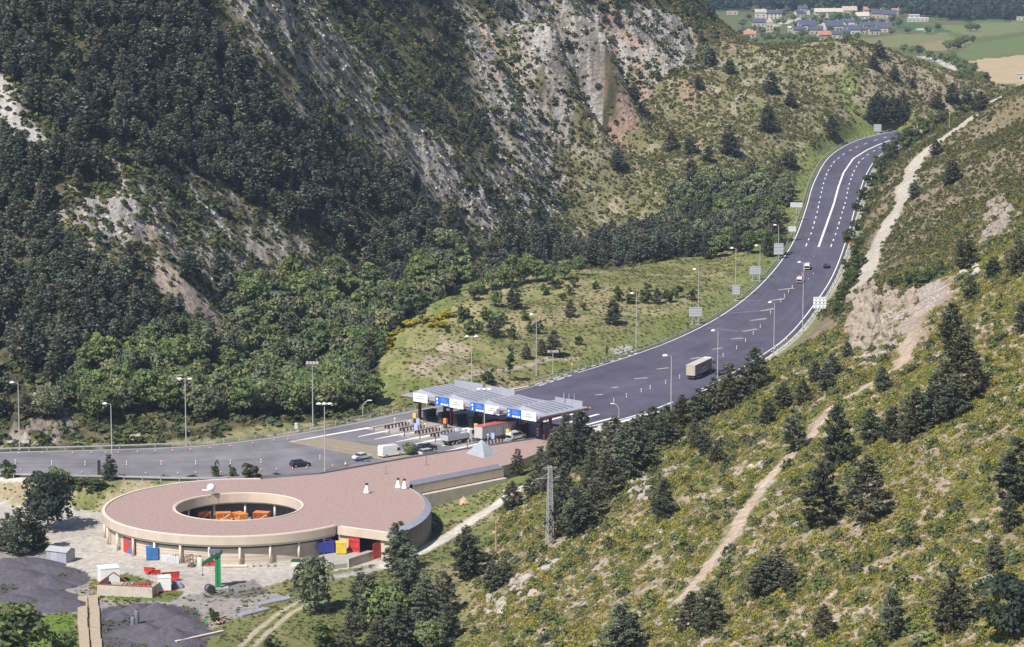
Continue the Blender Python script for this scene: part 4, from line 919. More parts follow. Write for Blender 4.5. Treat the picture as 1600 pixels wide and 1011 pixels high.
def lorry(label, u, v, kind, h, dz=0):
    p = PR(u, v); t = thing('lorry', label, 'lorry', (p[0], p[1], float(zroad(p[1]))+.015), h)
    def cab(x0, m, hh=3.4):
        c = MB().profile([(x0,.6),(x0+2.2,.6),(x0+2.25,1.4),(x0+2.1,2.0),(x0+1.8,hh-.3),(x0+1.5,hh),(x0,hh)], -1.2, 1.2, 0, lambda z: max(0, (z-2)*.05)).build('cab', m, t)
        MB().quad((x0+2.13,-1.05,2.0),(x0+2.13,1.05,2.0),(x0+1.84,1.0,hh-.4),(x0+1.84,-1.0,hh-.4)).build('windscreen', M['glass_dark'], c, (.03,0,.02))
        for s in (-1, 1):
            MB().quad((x0+.8,s*1.2,1.95),(x0+1.9,s*1.2,1.95),(x0+1.75,s*1.17,2.75),(x0+.8,s*1.17,2.75)).build('side_window', M['glass_dark'], c, (0,s*.02,0))
            MB().box(x0+1.9,x0+2.05,s*1.45-.06,s*1.45+.06,1.9,2.6).build('mirror', M['black'], c); MB().box(x0+2.2,x0+2.28,s*.9-.2,s*.9+.2,.85,1.05).build('headlight', M['white'], c)
        return c
    if kind in ('semi', 'tilt'):
        c = cab(6.2, M['white']); MB().box(4.0,6.2,-1.1,1.1,.7,.95).build('chassis', M['steel_dark'], t); MB().profile([(4.9,3.4),(7.3,3.4),(6.7,3.85),(5.6,3.95)],-1.0,1.0).build('wind_deflector', M['white'], c) if kind == 'semi' else None
        b = MB().box(-7.6,5.5,-1.25,1.25,1.1,3.75).build('trailer_body', M['tarp_grey'] if kind == 'semi' else M['sign_back'], t)
        MB().box(-7.65,5.55,-1.28,1.28,3.75,3.87).build('tarpaulin_roof', M['wall_white'] if kind == 'semi' else M['red_roof'], t)
        rb = MB()
        for x in np.arange(-7.3, 5.4, .9): rb.box(x-.04,x+.04,-1.29,-1.249,1.15,3.74)
        rb.build('side_rib', M['zinc'], b)
        MB().box(-7.66,-7.6,-1.2,1.2,1.15,3.7).build('rear_door', M['stone_wall'] if kind == 'semi' else M['wall_white'], b)
        if kind == 'semi':
            e = MB(); e.quad((-2.6,-1.31,1.9),(1.6,-1.31,1.9),(1.6,-1.31,2.7),(-2.6,-1.31,2.7)); e.build('emblem', M['red'], b)
            MB().quad((-2.4,-1.32,2.75),(-.4,-1.32,2.75),(-.4,-1.32,3.2),(-2.4,-1.32,3.2)).build('emblem', M['maroon'], b)
            e = MB()
            for k, x in enumerate(np.arange(-2.4, 1.3, .62)): e.box(x,x+.16,-1.335,-1.312,2.0,2.5).box(x+.161,x+.42,-1.335,-1.312,2.0+.35*(k % 2),2.14+.35*(k % 2))
            e.build('lettering', M['white'], b)
            e = MB()
            for x in np.arange(-3.4, 1.6, .55): e.box(x,x+.34,-1.335,-1.29,1.3,1.55)
            e.build('lettering', M['white'], b)
        MB().box(-7.4,4.5,-.9,.9,.75,1.08).build('trailer_frame', M['steel_dark'], t); MB().box(-7.62,-7.4,-1.15,1.15,.45,.7).build('rear_bumper', M['steel_dark'], t)
        wheels(t, (-5.9,-4.6,-3.3,4.4,7.4), 1.05, WT)
    else:
        cab(2.4, M['white'], 3.0)
        b = MB().box(-4.4,2.0,-1.25,1.25,1.25,1.35).box(-4.4,2.0,-1.25,-1.2,1.351,2.5).box(-4.4,2.0,1.2,1.25,1.351,2.5).box(-4.4,-4.35,-1.199,1.199,1.351,2.5).box(1.95,2.0,-1.199,1.199,1.351,2.7).build('dropside_body', M['zinc_light'], t)
        rb = MB()
        for x in np.arange(-4.3, 2.0, 1.05): rb.box(x-.05,x+.05,-1.29,-1.251,1.3,2.5)
        rb.build('stake', M['galv'], b); MB().box(-4.2,4.4,-.8,.8,.75,1.2).build('chassis', M['steel_dark'], t)
        MB().cyl((2.2,-.4,1.4),(2.2,-.4,3.1),.12,.1,6).cyl((2.2,-.4,3.0),(.4,-.3,2.7),.1,.08,6).build('loading_crane', M['steel_dark'], t)
        wheels(t, (-2.9,-1.6,3.5), 1.05, WT)
    return t
g0, g1 = P(1075,593.5)[:2], P(1114,575)[:2]; q = P(1092,585)
lorry('white roofed grey semi trailer lorry with red lettered emblem on the dark carriageway', 1094, 586.5, 'semi', math.atan2(*(g1-g0)[::-1]))
lorry('flatbed lorry with pale grey dropside body queuing before the toll', 716, 693, 'flatbed', LROT-.04); lorry('lorry with a red roofed grey tilt trailer under the toll canopy', 783, 685, 'tilt', LROT)
# ---------------------------------------------------------------- lamp posts and masts
def mast(name, label, cat, u, vb, vt, kind, group=None, road=False, z=None, m='galv'):
    p = PR(u, vb) if road else G(u, vb)
    if z is not None: p = P(u, vb, z)
    zs = np.linspace(1, 40, 800); h = float(zs[np.argmin(np.abs(proj(p[0], p[1], p[2]+zs)[1]-vt))])
    t = thing(name, label, cat, tuple(p), 0, group); r = .15
    if kind != 'curved': MB().cyl((0,0,-.5),(0,0,h),r,r*.55,8).build('pole', M[m], t); MB().cyl((0,0,-.3),(0,0,.35),.32,.28,8).build('footing', M['concrete'], t)
    if kind == 'single':
        MB().cyl((0,0,h-.1),(-1.0,-.3,h+.15),.06,.05,6).build('arm', M[m], t); MB().lathe([(.1,.32),(.45,.2),(.62,0),(.55,-.1)],12,(-1.25,-.35,h+.1)).build('lamp_head', M['white'], t, smooth=True)
    elif kind in ('double', 'triple'):
        xs = (-1.15, 1.15) if kind == 'double' else (-1.2, 0, 1.2)
        MB().cyl((-1.2,0,h),(1.2,0,h),.06,.06,6).build('crossbar', M[m], t)
        for x in xs: MB().lathe([(.12,.3),(.48,.18),(.62,0),(.5,-.1)],12,(x,0,h)).build('lamp_head', M['white'], t, smooth=True)
    elif kind == 'flood':
        MB().box(-1.5,1.5,-.08,.08,h-.1,h+.1).build('crossbar', M[m], t)
        for x in (-1.1, -.35, .4, 1.15): MB().profile([(x-.3,h+.1),(x+.3,h+.1),(x+.3,h+.55),(x-.3,h+.65)],-.3,.25).build('floodlight', M['wall_white'], t)
    elif kind == 'curved':
        s = -1 if 'left' in label else 1
        MB().tube([(0,0,-.4),(0,0,h*.72),(s*h*.1,0,h*.9),(s*h*.28,0,h)], .09, 7).build('pole', M[m], t); MB().box(s*h*.26-.05,s*h*.26+1.0*s if s > 0 else s*h*.26+.05,-.18,.18,h-.02,h+.14).build('lamp_head', M['white'], t) if s > 0 else MB().box(-h*.26-1.0,-h*.26+.05,-.18,.18,h-.02,h+.14).build('lamp_head', M['white'], t)
    return t
LG = 'lamp posts along the road'
mast('lamp_post','tall lamp post below the rocky cutting, farthest down the road','lamp post',31,703,598,'single',LG)
mast('lamp_post','single lamp post rising behind the small verge conifer','lamp post',175,712,631,'single',LG)
mast('lamp_post','twin headed lamp post before the dark pine slope on the far verge','lamp post',291,697,592,'double',LG)
mast('floodlight_mast','tall mast with a slanted floodlight bar before the leafy wood','mast',489,672,569,'flood')
mast('lamp_post','twin headed lamp post beside the yellow hatched area','lamp post',508,735,631,'triple',LG,True)
mast('lamp_post','lamp post with wide head standing behind the toll canopy by the thicket','lamp post',737,598,526,'double',LG)
mast('lamp_post','triple headed lamp post before the toll canopy signs','lamp post',757,692,608,'triple',LG,True)
mast('lamp_post','lamp post with a big white head on the meadow before the twin pines','lamp post',838,587,492,'single',LG)
mast('camera_pole','short white pole with cabinet and camera on the meadow edge','pole',864,583,551,'flood')
mast('lamp_post','thin lamp post on the meadow by the pale concrete pad','lamp post',994,549,459,'single',LG)
mast('lamp_post','thin lamp post beside the lowest sign on the meadow','lamp post',1091,507,421,'single',LG)
mast('lamp_post','thin lamp post beside the narrow sign on the meadow','lamp post',1149,469,388,'single',LG)
mast('lamp_post','thin lamp post beside the wide sign on the upper meadow','lamp post',1187,440,384,'single',LG)
mast('lamp_post','thin lamp post behind the tall grey sign near the dark trees','lamp post',1216,405,352,'single',LG)
mast('lamp_post','lamp post right beside the semi trailer lorry','lamp post',1121,604,517,'single',LG,True)
mast('lamp_post','tallest lamp post, rising from the pines below the carriageway','lamp post',1048,690,556,'single',LG)
mast('lamp_post','lamp post at the near kerb where the scrub meets the road','lamp post',1209,557,473,'single',LG,True)
mast('lamp_post','lamp post at the kerb by the white square sign','lamp post',1254,519,410,'single',LG,True)
mast('street_lamp','curved lamp beyond the toll roof with its arm to the left','street lamp',967,657,631,'curved','curved lamps',True)
mast('street_lamp','curved lamp on the grassy verge with its arm to the right','street lamp',567,655,626,'curved','curved lamps')
mast('street_lamp','curved lamp at the tip of the pink roof, arm to the right','street lamp',843,682,655,'curved','curved lamps',True); mast('street_lamp','curved lamp at the roof tip leaning its arm to the left','street lamp',857,681,655,'curved','curved lamps',True)
for u, k in ((881,'left'),(889,'middle'),(897,'right')): mast('flagpole','bare thin flagpole beside the toll canopy, %s of three' % k,'flagpole',u,676-(u-881)*.5,614+(u-881)*.1,'none','bare flagpoles',True)
mast('utility_pole','pale wooden pole beside the dirt track near the top of the bend','utility pole',1483,203,163,'none','wooden poles',False,None,'timber')
mast('utility_pole','slim wooden pole in the scrub left of the lattice pylon','utility pole',775,862,812,'none','wooden poles',False,None,'timber')
t = mast('utility_pole','brown wooden pole with crossarm among the pines by the road','utility pole',1190,607,543,'none','wooden poles',False,None,'brown_post')
zc = max((Vector(c) for c in t.children[0].bound_box), key=lambda c: c.z).z; MB().box(-1.1,1.1,-.07,.07,zc-1.6,zc-1.45).build('crossarm', M['brown_post'], t)
# lattice pylon
p = G(859,848); zs = np.linspace(5, 40, 700); h = float(zs[np.argmin(np.abs(proj(p[0], p[1], p[2]+zs)[1]-728))])
py = thing('lattice_pylon', 'grey steel lattice pylon standing on the scrub slope', 'pylon', tuple(p), .4)
def wd(z): return .58-.28*z/h
lg = MB(); br = MB(); nseg = 12
cs = [(-1,-1),(1,-1),(1,1),(-1,1)]
for k, (a, b) in enumerate(cs):
    lg.cyl((a*wd(0),b*wd(0),-.5),(a*wd(h),b*wd(h),h),.065,.05,5); c, d = cs[(k+1) % 4]
    for i in range(nseg):
        z0, z1 = h*i/nseg, h*(i+1)/nseg; w0, w1 = wd(z0), wd(z1)
        br.cyl((a*w0,b*w0,z0),(c*w1,d*w1,z1),.04,.04,4); br.cyl((c*w0,d*w0,z0),(a*w1,b*w1,z1),.04,.04,4); br.cyl((a*w1,b*w1,z1),(c*w1,d*w1,z1),.035,.035,4)
lg.build('leg', M['galv'], py); br.build('bracing', M['galv'], py)
for z, r in ((h-.3,1.5),(h-2.2,2.0)):
    MB().cyl((-r,0,z),(r,0,z),.07,.07,5).cyl((-r,0,z),(0,0,z+.9 if z < h-1 else z-.6),.05,.05,4).cyl((r,0,z),(0,0,z+.9 if z < h-1 else z-.6),.05,.05,4).build('crossarm', M['galv'], py)
    for x in (-r+.1, r-.1): MB().cyl((x,0,z),(x,0,z-.7),.09,.09,6).build('insulator', M['steel_dark'], py)
# ---------------------------------------------------------------- road signs
def board(label, u, vb, u0, u1, v0, v1, face, legs, name='road_sign', rz=0.0, cat='road sign', marks=None):
    p = G(u, vb); k = pxm(p); wd_ = (u1-u0)/k; cz = np.linspace(0, 20, 600); zt = float(cz[np.argmin(np.abs(proj(p[0], p[1], p[2]+cz)[1]-v0))]); zb = float(cz[np.argmin(np.abs(proj(p[0], p[1], p[2]+cz)[1]-v1))])
    t = thing(name, label, cat, tuple(p), rz); x0 = (u0-u)/k; x1 = (u1-u)/k
    b = MB().box(x0,x1,-.06,.06,zb,zt).build('panel', M[face], t)
    st = MB()
    for z in np.linspace(zb+.25, zt-.25, 4): st.box(x0+.05,x1-.05,-.13,-.061,z-.06,z+.06)
    st.build('stiffener', M['zinc'] if face != 'white' else M['sign_back'], b)
    for x in (np.linspace(x0+.25*(x1-x0), x1-.25*(x1-x0), legs) if legs > 1 else [(x0+x1)/2]): MB().box(x-.09,x+.09,.061,.2,-.6,zt-.1).build('post', M['galv'], t)
    MB().box(x0+.2,x1-.2,-.3,.5,-.3,.12).build('footing', M['concrete'], t)
    if marks: mk = MB(); marks(mk, x0, x1, zb, zt); mk.build('lettering', M['steel_dark'], b)
    return t
def dots(mk, x0, x1, z0, z1):
    for i in range(3):
        for j in range(3):
            x = x0+(x1-x0)*(.2+.3*i); z = z0+(z1-z0)*(.2+.3*j); s = .13 if j != 1 else .2; mk.box(x-s,x+s,-.15,-.131,z-s*.8,z+s*.8)
board('grey back of a wide sign on the lower meadow by the guard rail', 1086, 507, 1076.5, 1097, 480, 495, 'sign_back', 2)
board('grey back of a narrow sign halfway up the meadow', 1150, 470, 1144, 1156, 446, 461, 'sign_back', 1); board('grey back of the widest sign on the upper meadow', 1181, 438, 1171, 1189, 416, 429, 'sign_back', 2)
board('tall grey sign back before the dark trees', 1215, 406, 1209, 1224, 380, 398, 'sign_back', 1)
board('white square sign on two thin legs on the green verge', 1237, 378, 1231.5, 1243.5, 354, 362, 'white', 2); board('white banner shaped sign on one stout post highest on the verge', 1243, 347, 1234.5, 1253.5, 316.5, 324, 'white', 1, 'road_sign', .0)
board('white square direction board with dark symbols beside the right kerb', 1280, 490, 1270.5, 1290.5, 464, 482, 'white', 2, marks=dots)
board('small grey sign at the head of the far bend', 1371, 208, 1365, 1377, 194, 206, 'sign_back', 1); board('white information panel among trees on the far verge', 317, 676, 312, 322, 663, 669, 'white', 1) if False else None
board('white panel on a short post before the leafy wood', 463, 676, 460.5, 465, 661, 671, 'white', 1)
for (u, v, l_) in ((1336,350,'orange work sign on the right shoulder, higher up the bend'),(1327,385,'orange work sign on the right shoulder, nearer the vans')):
    p = PR(u, v); t = thing('work_sign', l_, 'road sign', (p[0]+.6, p[1], p[2]), 0, 'orange work signs'); MB().box(-.7,.7,-.04,.04,.6,1.5).build('panel', M['cone_orange'], t); MB().box(-.5,-.42,.041,.12,0,1.4).box(.42,.5,.041,.12,0,1.4).build('legs', M['galv'], t)
t = thing('marker_post', 'red and white marker post on the meadow edge by the wide road', 'post', tuple(G(894,577)), 0); MB().cyl((0,0,0),(0,0,2.4),.12,.12,8).build('post', M['cone_orange'], t); MB().cyl((0,0,1.2),(0,0,1.7),.125,.125,8).build('band', M['white'], t)
# ---------------------------------------------------------------- cones
cb = MB().box(-.24,.24,-.24,.24,0,.05).mesh('base'); cb.materials.append(M['rubber']); cc_ = MB().lathe([(.18,.05),(.135,.32),(.09,.55),(.03,.82)],10).mesh('cone'); cc_.materials.append(M['cone_orange'])
cs_ = MB().lathe([(.142,.32),(.10,.5)],10).mesh('stripe'); cs_.materials.append(M['white'])
tb = MB().lathe([(.12,.05),(.11,1.15),(.05,1.25)],8).mesh('tube'); tb.materials.append(M['white']); ts = MB().lathe([(.128,.55),(.124,.8)],8).mesh('stripe'); ts.materials.append(M['cone_orange'])
def cone(u, v, label, group, tall=False, s=.85):
    p = PR(u, v); t = thing('traffic_cone' if not tall else 'delineator_post', label, 'traffic cone' if not tall else 'delineator', (p[0], p[1], p[2]+.02), 0, group); t.scale = (s, s, s)
    link('base', cb, None, t); c = link('tube' if tall else 'cone', tb if tall else cc_, None, t); link('stripe', ts if tall else cs_, None, c)
la_ = 'small orange and white cone in the row along the far verge'
for u, v in ((29.5,709.5),(66,709.5),(113.6,709.5),(143,709),(165,709),(185,708.5),(215,707.5),(243,706.5),(270,705.5),(298,704),(328,701.5),(360,698.5),(395,694.5),(428,689.5),(450,688)): cone(u, v, la_, 'cones along the far verge')
la_ = 'tall white delineator in the row down the middle of the pale road'
for u, v in ((24,725),(81,727),(133,727.5),(198,727.5),(252,727),(306,726.5),(360,725.5),(408,724),(500,718.5)): cone(u, v, la_, 'white delineators down the middle', True)
la_ = 'small orange cone in the row along the near kerb'
for u, v in ((33,735.5),(128,740),(185,740),(228,741),(278,741.5),(306,740),(345,739.5),(381,737.5),(408,735.5),(432,735),(457,733.5),(479,732.5),(520,729.5)): cone(u, v, la_, 'cones along the near kerb')
cone(540, 728, 'larger orange cone beside the pink roof edge below the white saloon', None, s=1.5)
la_ = 'small white delineator in the line across the wide dark carriageway'
for u, v in ((959,628.5),(979,621.5),(1002,613.5),(1016,608.5),(1040,600),(1062,592),(1130,558),(1151,546),(1165,534.5),(1177,523.5),(1188,513),(1204,491),(1220,473),(1226,465),(1232,458),(1238,451)): cone(u, v, la_, 'cones across the dark carriageway', True)
la_ = 'small cone among the two white work vans'
for u, v in ((1253,428),(1257,422),(1263,437),(1271,429),(1272,402),(1254,431)): cone(u, v, la_, 'cones around the work vans')
for u, v in ((913,641),(922,639)): cone(u, v, 'orange cone just past the far corner of the toll canopy', 'cones past the canopy')
# ---------------------------------------------------------------- things lying in the yard
t = box_thing('green_hoist', 'tall green steel hoist with a dark folded arm in the yard', 'hoist', 341, 919, 0,0,0,None,.1)
zs = np.linspace(2, 16, 500); p = G(341,919); hh = float(zs[np.argmin(np.abs(proj(p[0], p[1], p[2]+zs)[1]-862))])
MB().box(-.55,-.08,-.4,.4,.2,hh-.6).box(.03,.52,-.4,.4,.2,hh-.4).build('column', M['green_paint'], t); MB().box(-.079,.029,-.3,.3,.3,hh-1).build('rib', M['green_dark'], t)
MB().profile([(-2.9,hh-2.6),(-2.9,hh-2.0),(.9,hh+.3),(.9,hh-.3)],-.6,.6).build('arm', M['green_dark'], t); MB().box(-1.6,.5,-.35,.35,hh-.2,hh+.45).build('motor', M['zinc_dark'], t)
MB().cyl((-2.8,0,hh-2.7),(-2.8,0,hh-4.2),.04,.04,5).box(-2.95,-2.65,-.15,.15,hh-4.5,hh-4.2).build('hook', M['steel_dark'], t); MB().box(-1.1,1.9,-1,1,0,.2).build('foundation', M['concrete'], t)
t = box_thing('cable_drum', 'dark steel cable drum lying beside the green hoist', 'drum', 328, 927, 0,0,0,None,.5)
MB().cyl((0,-.75,.85),(0,-.6,.85),.85,.85,16).build('flange', M['steel_dark'], t); MB().cyl((0,.6,.85),(0,.75,.85),.85,.85,16).build('flange', M['zinc_dark'], t); MB().cyl((0,-.6,.85),(0,.6,.85),.6,.6,14).build('core', M['zinc_dark'], t)
container('storage_container', 'white box container at the left end of the ruined wall', 170, 910, 3.6, 3.0, 3.0, M['white'], .35, None, 0)
container('site_cabin', 'open white box with a dark side beside the red beams', 257, 922, 2.3, 2.2, 2.6, M['white'], .2, None, 0); 
sc_ = [o for o in bpy.data.objects if o.name.startswith('site_cabin')][-1]; MB().box(1.151,1.17,-1.0,1.0,.2,2.4).build('opening', M['black'], sc_)
p = G(73,872); a = G(73,866)[:2]; b = G(110,878)[:2]
t = box_thing('metal_shed', 'small grey corrugated shed with a low gable on the grass island', 'shed', 95, 876, 0,0,0,None,-.45)
MB().box(-2.3,2.3,-1.5,1.5,0,2.2).build('wall', M['zinc'], t); MB().profile([(-1.5,2.2),(1.5,2.2),(0,2.75)],-2.3,2.3).xf(math.pi/2).build('gable', M['zinc'], t)
MB().quad((-2.5,-1.7,2.13),(2.5,-1.7,2.13),(2.5,0,2.82),(-2.5,0,2.82)).quad((-2.5,0,2.82),(2.5,0,2.82),(2.5,1.7,2.13),(-2.5,1.7,2.13)).build('roof', M['galv'], t); MB().box(-1.2,.2,-1.53,-1.501,0,1.9).build('door', M['sign_back'], t)
# ruined walls with rusty roof beams
t = box_thing('ruined_shed', 'roofless pale block walls with fallen rusty roof beams', 'ruin', 203, 926, 0,0,0,None,-.18)
W_, D_ = 10.5, 6.0
MB().box(-W_/2,W_/2,-D_/2,-D_/2+.25,0,2.0).box(W_/2-.25,W_/2,-D_/2+.251,D_/2,0,1.9).box(-W_/2,-W_/2+.25,-D_/2+.251,D_/2,0,2.2).box(-W_/2+.251,W_/2-.251,D_/2-.25,D_/2,0,1.2).build('wall', M['plaster'], t)
bm_ = MB(); rr = random.Random(4)
bm_.tube([(-W_/2,-D_/2+.3,2.1),(-W_/2+2.6,-D_/2+1.8,4.0),(-W_/2+5.2,-D_/2+1.8,2.4)], .13, 5); bm_.tube([(-W_/2,-D_/2,2.1),(W_/2,-D_/2,2.1)], .1, 5)
bm_.build('roof_truss', M['rust'], t)
for k in range(9): x = -.5+k*.62; MB().cyl((x,-D_/2+.2,2.15+.04*k),(x-1.0+rr.uniform(-.3,.3),D_/2-.6,1.3+rr.uniform(0,.4)),.1,.1,5).build('beam', M['rust'], t)
MB().quad((1.2,-D_/2+.1,2.2),(W_/2-.2,-D_/2+.1,2.25),(W_/2-.8,.6,2.1),(.9,.4,2.0)).build('fallen_sheet', M['rust'], t)
# other odds and ends
def planks(name, label, cat, u, v, L_, n, m, rz, w_=.3, h_=.25, sp_=.33):
    t = box_thing(name, label, cat, u, v, 0,0,0,None,rz); rr = random.Random(int(u*7+v))
    for k in range(n): x = rr.uniform(-.5, .5); MB().box(-L_/2+x,L_/2+x,k*sp_-n*sp_/2,k*sp_-n*sp_/2+w_,.02+.02*(k % 2),h_+.02*(k % 2)).build('plank' if m == 'timber' else 'length', M[m], t)
    return t
planks('steel_profiles', 'bundle of long grey steel profiles behind the white box container', 'steel', 212, 893, 8, 4, 'galv', -.05, .22, .3)
planks('guard_rail_bundle', 'bundle of grey rail lengths on the bank, nearer the scrap heap', 'steel', 393, 958, 7, 5, 'zinc', .85, .3, .28)
planks('guard_rail_bundle', 'bundle of grey rail lengths on the bank, nearer the pale tree', 'steel', 430, 940, 8, 5, 'zinc', .75, .3, .28)
for (u0, v0, u1, v1, l_) in ((128,935,133,1040,'left one of two long weathered timber ramps'),(146,934,152,1040,'right one of two long weathered timber ramps')):
    a = G(u0, v0); b = G(u1, v1); c = (a+b)/2; L_ = float(np.hypot(*(b-a)[:2])); t = thing('timber_ramp', l_, 'ramp', (c[0], c[1], c[2]), math.atan2(*(b-a)[:2][::-1]), 'timber ramps'); rr = random.Random(int(u0))
    for k in range(6): x0 = -L_/2+L_*k/6; o_ = rr.uniform(-.12, .12); MB().box(x0+.03,x0+L_/6-.03,-.85+o_,.85+o_,.05,.45+rr.uniform(0,.08)).build('deck_plank', M['timber'], t)
    MB().box(-L_/2,L_/2,-.5,-.35,-.1,.05).box(-L_/2,L_/2,.35,.5,-.1,.05).build('bearer', M['brown_post'], t)
t = box_thing('scrap_heap', 'heap of green and rusty scrap at the edge of the gravel', 'scrap heap', 331, 973, 0,0,0,None); rr = random.Random(9)
for k in range(16):
    a_ = rr.uniform(0, 3.1); L_ = rr.uniform(1.2, 3.0); x, y = rr.uniform(-1.6, 2.4), rr.uniform(-1, 1.2); z = rr.uniform(.1, .9)
    MB().cyl((x-L_/2*math.cos(a_),y-L_/2*math.sin(a_),z*.5),(x+L_/2*math.cos(a_),y+L_/2*math.sin(a_),z+.3),rr.uniform(.07,.2),None,5).build('piece', M[rr.choice(['rust','timber','green_dark','steel_dark','green_paint'])], t)
lump('rubble', 'core', 'x', 331, 973, 1.5, .8, M['brown_post'], 2); o = [o for o in bpy.data.objects if o.name.startswith('rubble')][-1]; o['label'] = 'low brown rubble mound under the green and rusty scrap'; o['category'] = 'rubble'
for k, (u, v) in enumerate(((208,985),(214,975))):
    t = thing('gas_bottle', 'dark tall cylinder standing by the black gravel, %s of two' % ('nearer' if k == 0 else 'farther'), 'gas bottle', tuple(G(u, v)), 0, 'dark cylinders'); MB().lathe([(.4,0),(.42,.1),(.42,2.2),(.25,2.5)],12).build('bottle', M['zinc_dark'], t, smooth=True); MB().lathe([(.12,2.45),(.12,2.7)],8).build('valve', M['black'], t)
for (u, v, s, rz, l_) in ((268,908,1.5,.3,'bright red plough blade, largest of the red pieces behind the white cabin'),(233,896,1.0,-.2,'small red plough blade on the concrete, left of the bigger one'),(245,898,.8,.5,'small red folded blade between the other red ones')):
    p = G(u, v); t = thing('plough_blade', l_, 'plough', tuple(p), rz, 'red plough blades'); mb = MB()
    for k in range(6): a0_ = -1+k*.34; a1_ = a0_+.34; mb.quad((-1.2*s,.5*math.cos(a0_)*s,(.6+.6*math.sin(a0_))*s),(1.2*s,.5*math.cos(a0_)*s,(.6+.6*math.sin(a0_))*s),(1.0*s,.5*math.cos(a1_)*s,(.6+.6*math.sin(a1_))*s),(-1.2*s,.5*math.cos(a1_)*s,(.6+.6*math.sin(a1_))*s))
    mb.build('blade', M['red'], t); MB().box(-.3*s,.3*s,-1.2*s,.4*s,.2*s,.5*s).box(-.8*s,.8*s,-.4*s,-.2*s,.5*s,1.1*s).build('mount', M['red'], t)
lump('tarpaulin', 'grey tarpaulin covered pile right of the white cabin', 'tarpaulin', 277, 918, 1.4, 1.3, M['tarp_grey'], 8)
t = box_thing('red_railing', 'thin red railing on the grass before the white cabin', 'railing', 258, 931, 0,0,0,None,.1); f = MB()
for x in (-2.6,-1.3,0,1.3,2.4): f.box(x-.05,x+.05,-.05,.05,0,1.0)
f.box(-2.6,2.4,-.04,.04,.92,1.0); f.build('railing', M['red'], t)
for (u, v, r, h_, s) in ((40,884,11,1.7,1),(8,890,9,2.0,2),(70,893,9,1.5,3),(25,905,11,2.1,4),(75,915,8,1.8,5),(100,912,6,1.0,6),(55,935,11,2.3,7),(95,948,9,1.9,8),(20,945,10,2.0,9),(212,960,7,1.8,11),(245,962,8,2.2,12),(280,975,7.5,1.8,13),(225,990,8,2.0,14),(262,1000,9,2.3,15),(185,965,5,1.0,16),(300,990,6,1.2,17)):
    lump('gravel_heap', 'dark gravel heap among the grey mounds left of the timber ramps' if u < 125 else 'dark gravel heap among the grey mounds right of the timber ramps', 'gravel heap', u, v, r*.5, h_*1.05, M['dark_gravel'], s, 'gravel heaps, left mounds' if u < 125 else 'gravel heaps, right mounds', 1.5)
t = box_thing('boulder_sculpture', 'large pinkish boulder lying alone on the lawn by the building', 'boulder', 725, 787, 0,0,0,None); o = lump('boulder', 'x', 'x', 725, 787, 1.25, 1.5, M['boulder'], 21); ch = o.children[0]; bpy.data.objects.remove(t); o['label'] = 'large pinkish boulder lying alone on the lawn by the building'; o['category'] = 'boulder'; ch.name = 'stone'
# white pyramid roof seen between the pines
p = P(937,688,-1.0); t = thing('glass_pyramid', 'pale pyramid roof half hidden between the roadside pines', 'skylight', tuple(p)); MB().box(-1.9,1.9,-1.9,1.9,-1,.4).build('base', M['plaster'], t)
MB().add([(-2,-2,.4),(2,-2,.4),(2,2,.4),(-2,2,.4),(0,0,4.0)],[(0,1,4),(1,2,4),(2,3,4),(3,0,4)]).build('glazing', M['wall_white'], t)
t = thing('wall', 'low pale retaining wall running down to the timber ramps', 'wall', tuple(G(312,1000)), .75); MB().box(-5,5,-.2,.2,-.5,.7).build('wall_body', M['plaster'], t); MB().box(-5.05,5.05,-.26,.26,.7,.8).build('coping', M['beige_light'], t)
t = thing('dark_post', 'dark narrow sign post beside the verge conifer behind the round building', 'post', tuple(G(155,745)), .3); MB().box(-.32,.32,-.1,.1,.4,3.6).build('panel', M['steel_dark'], t); MB().cyl((0,0,-.3),(0,0,.5),.12,.12,8).build('post', M['steel_dark'], t)
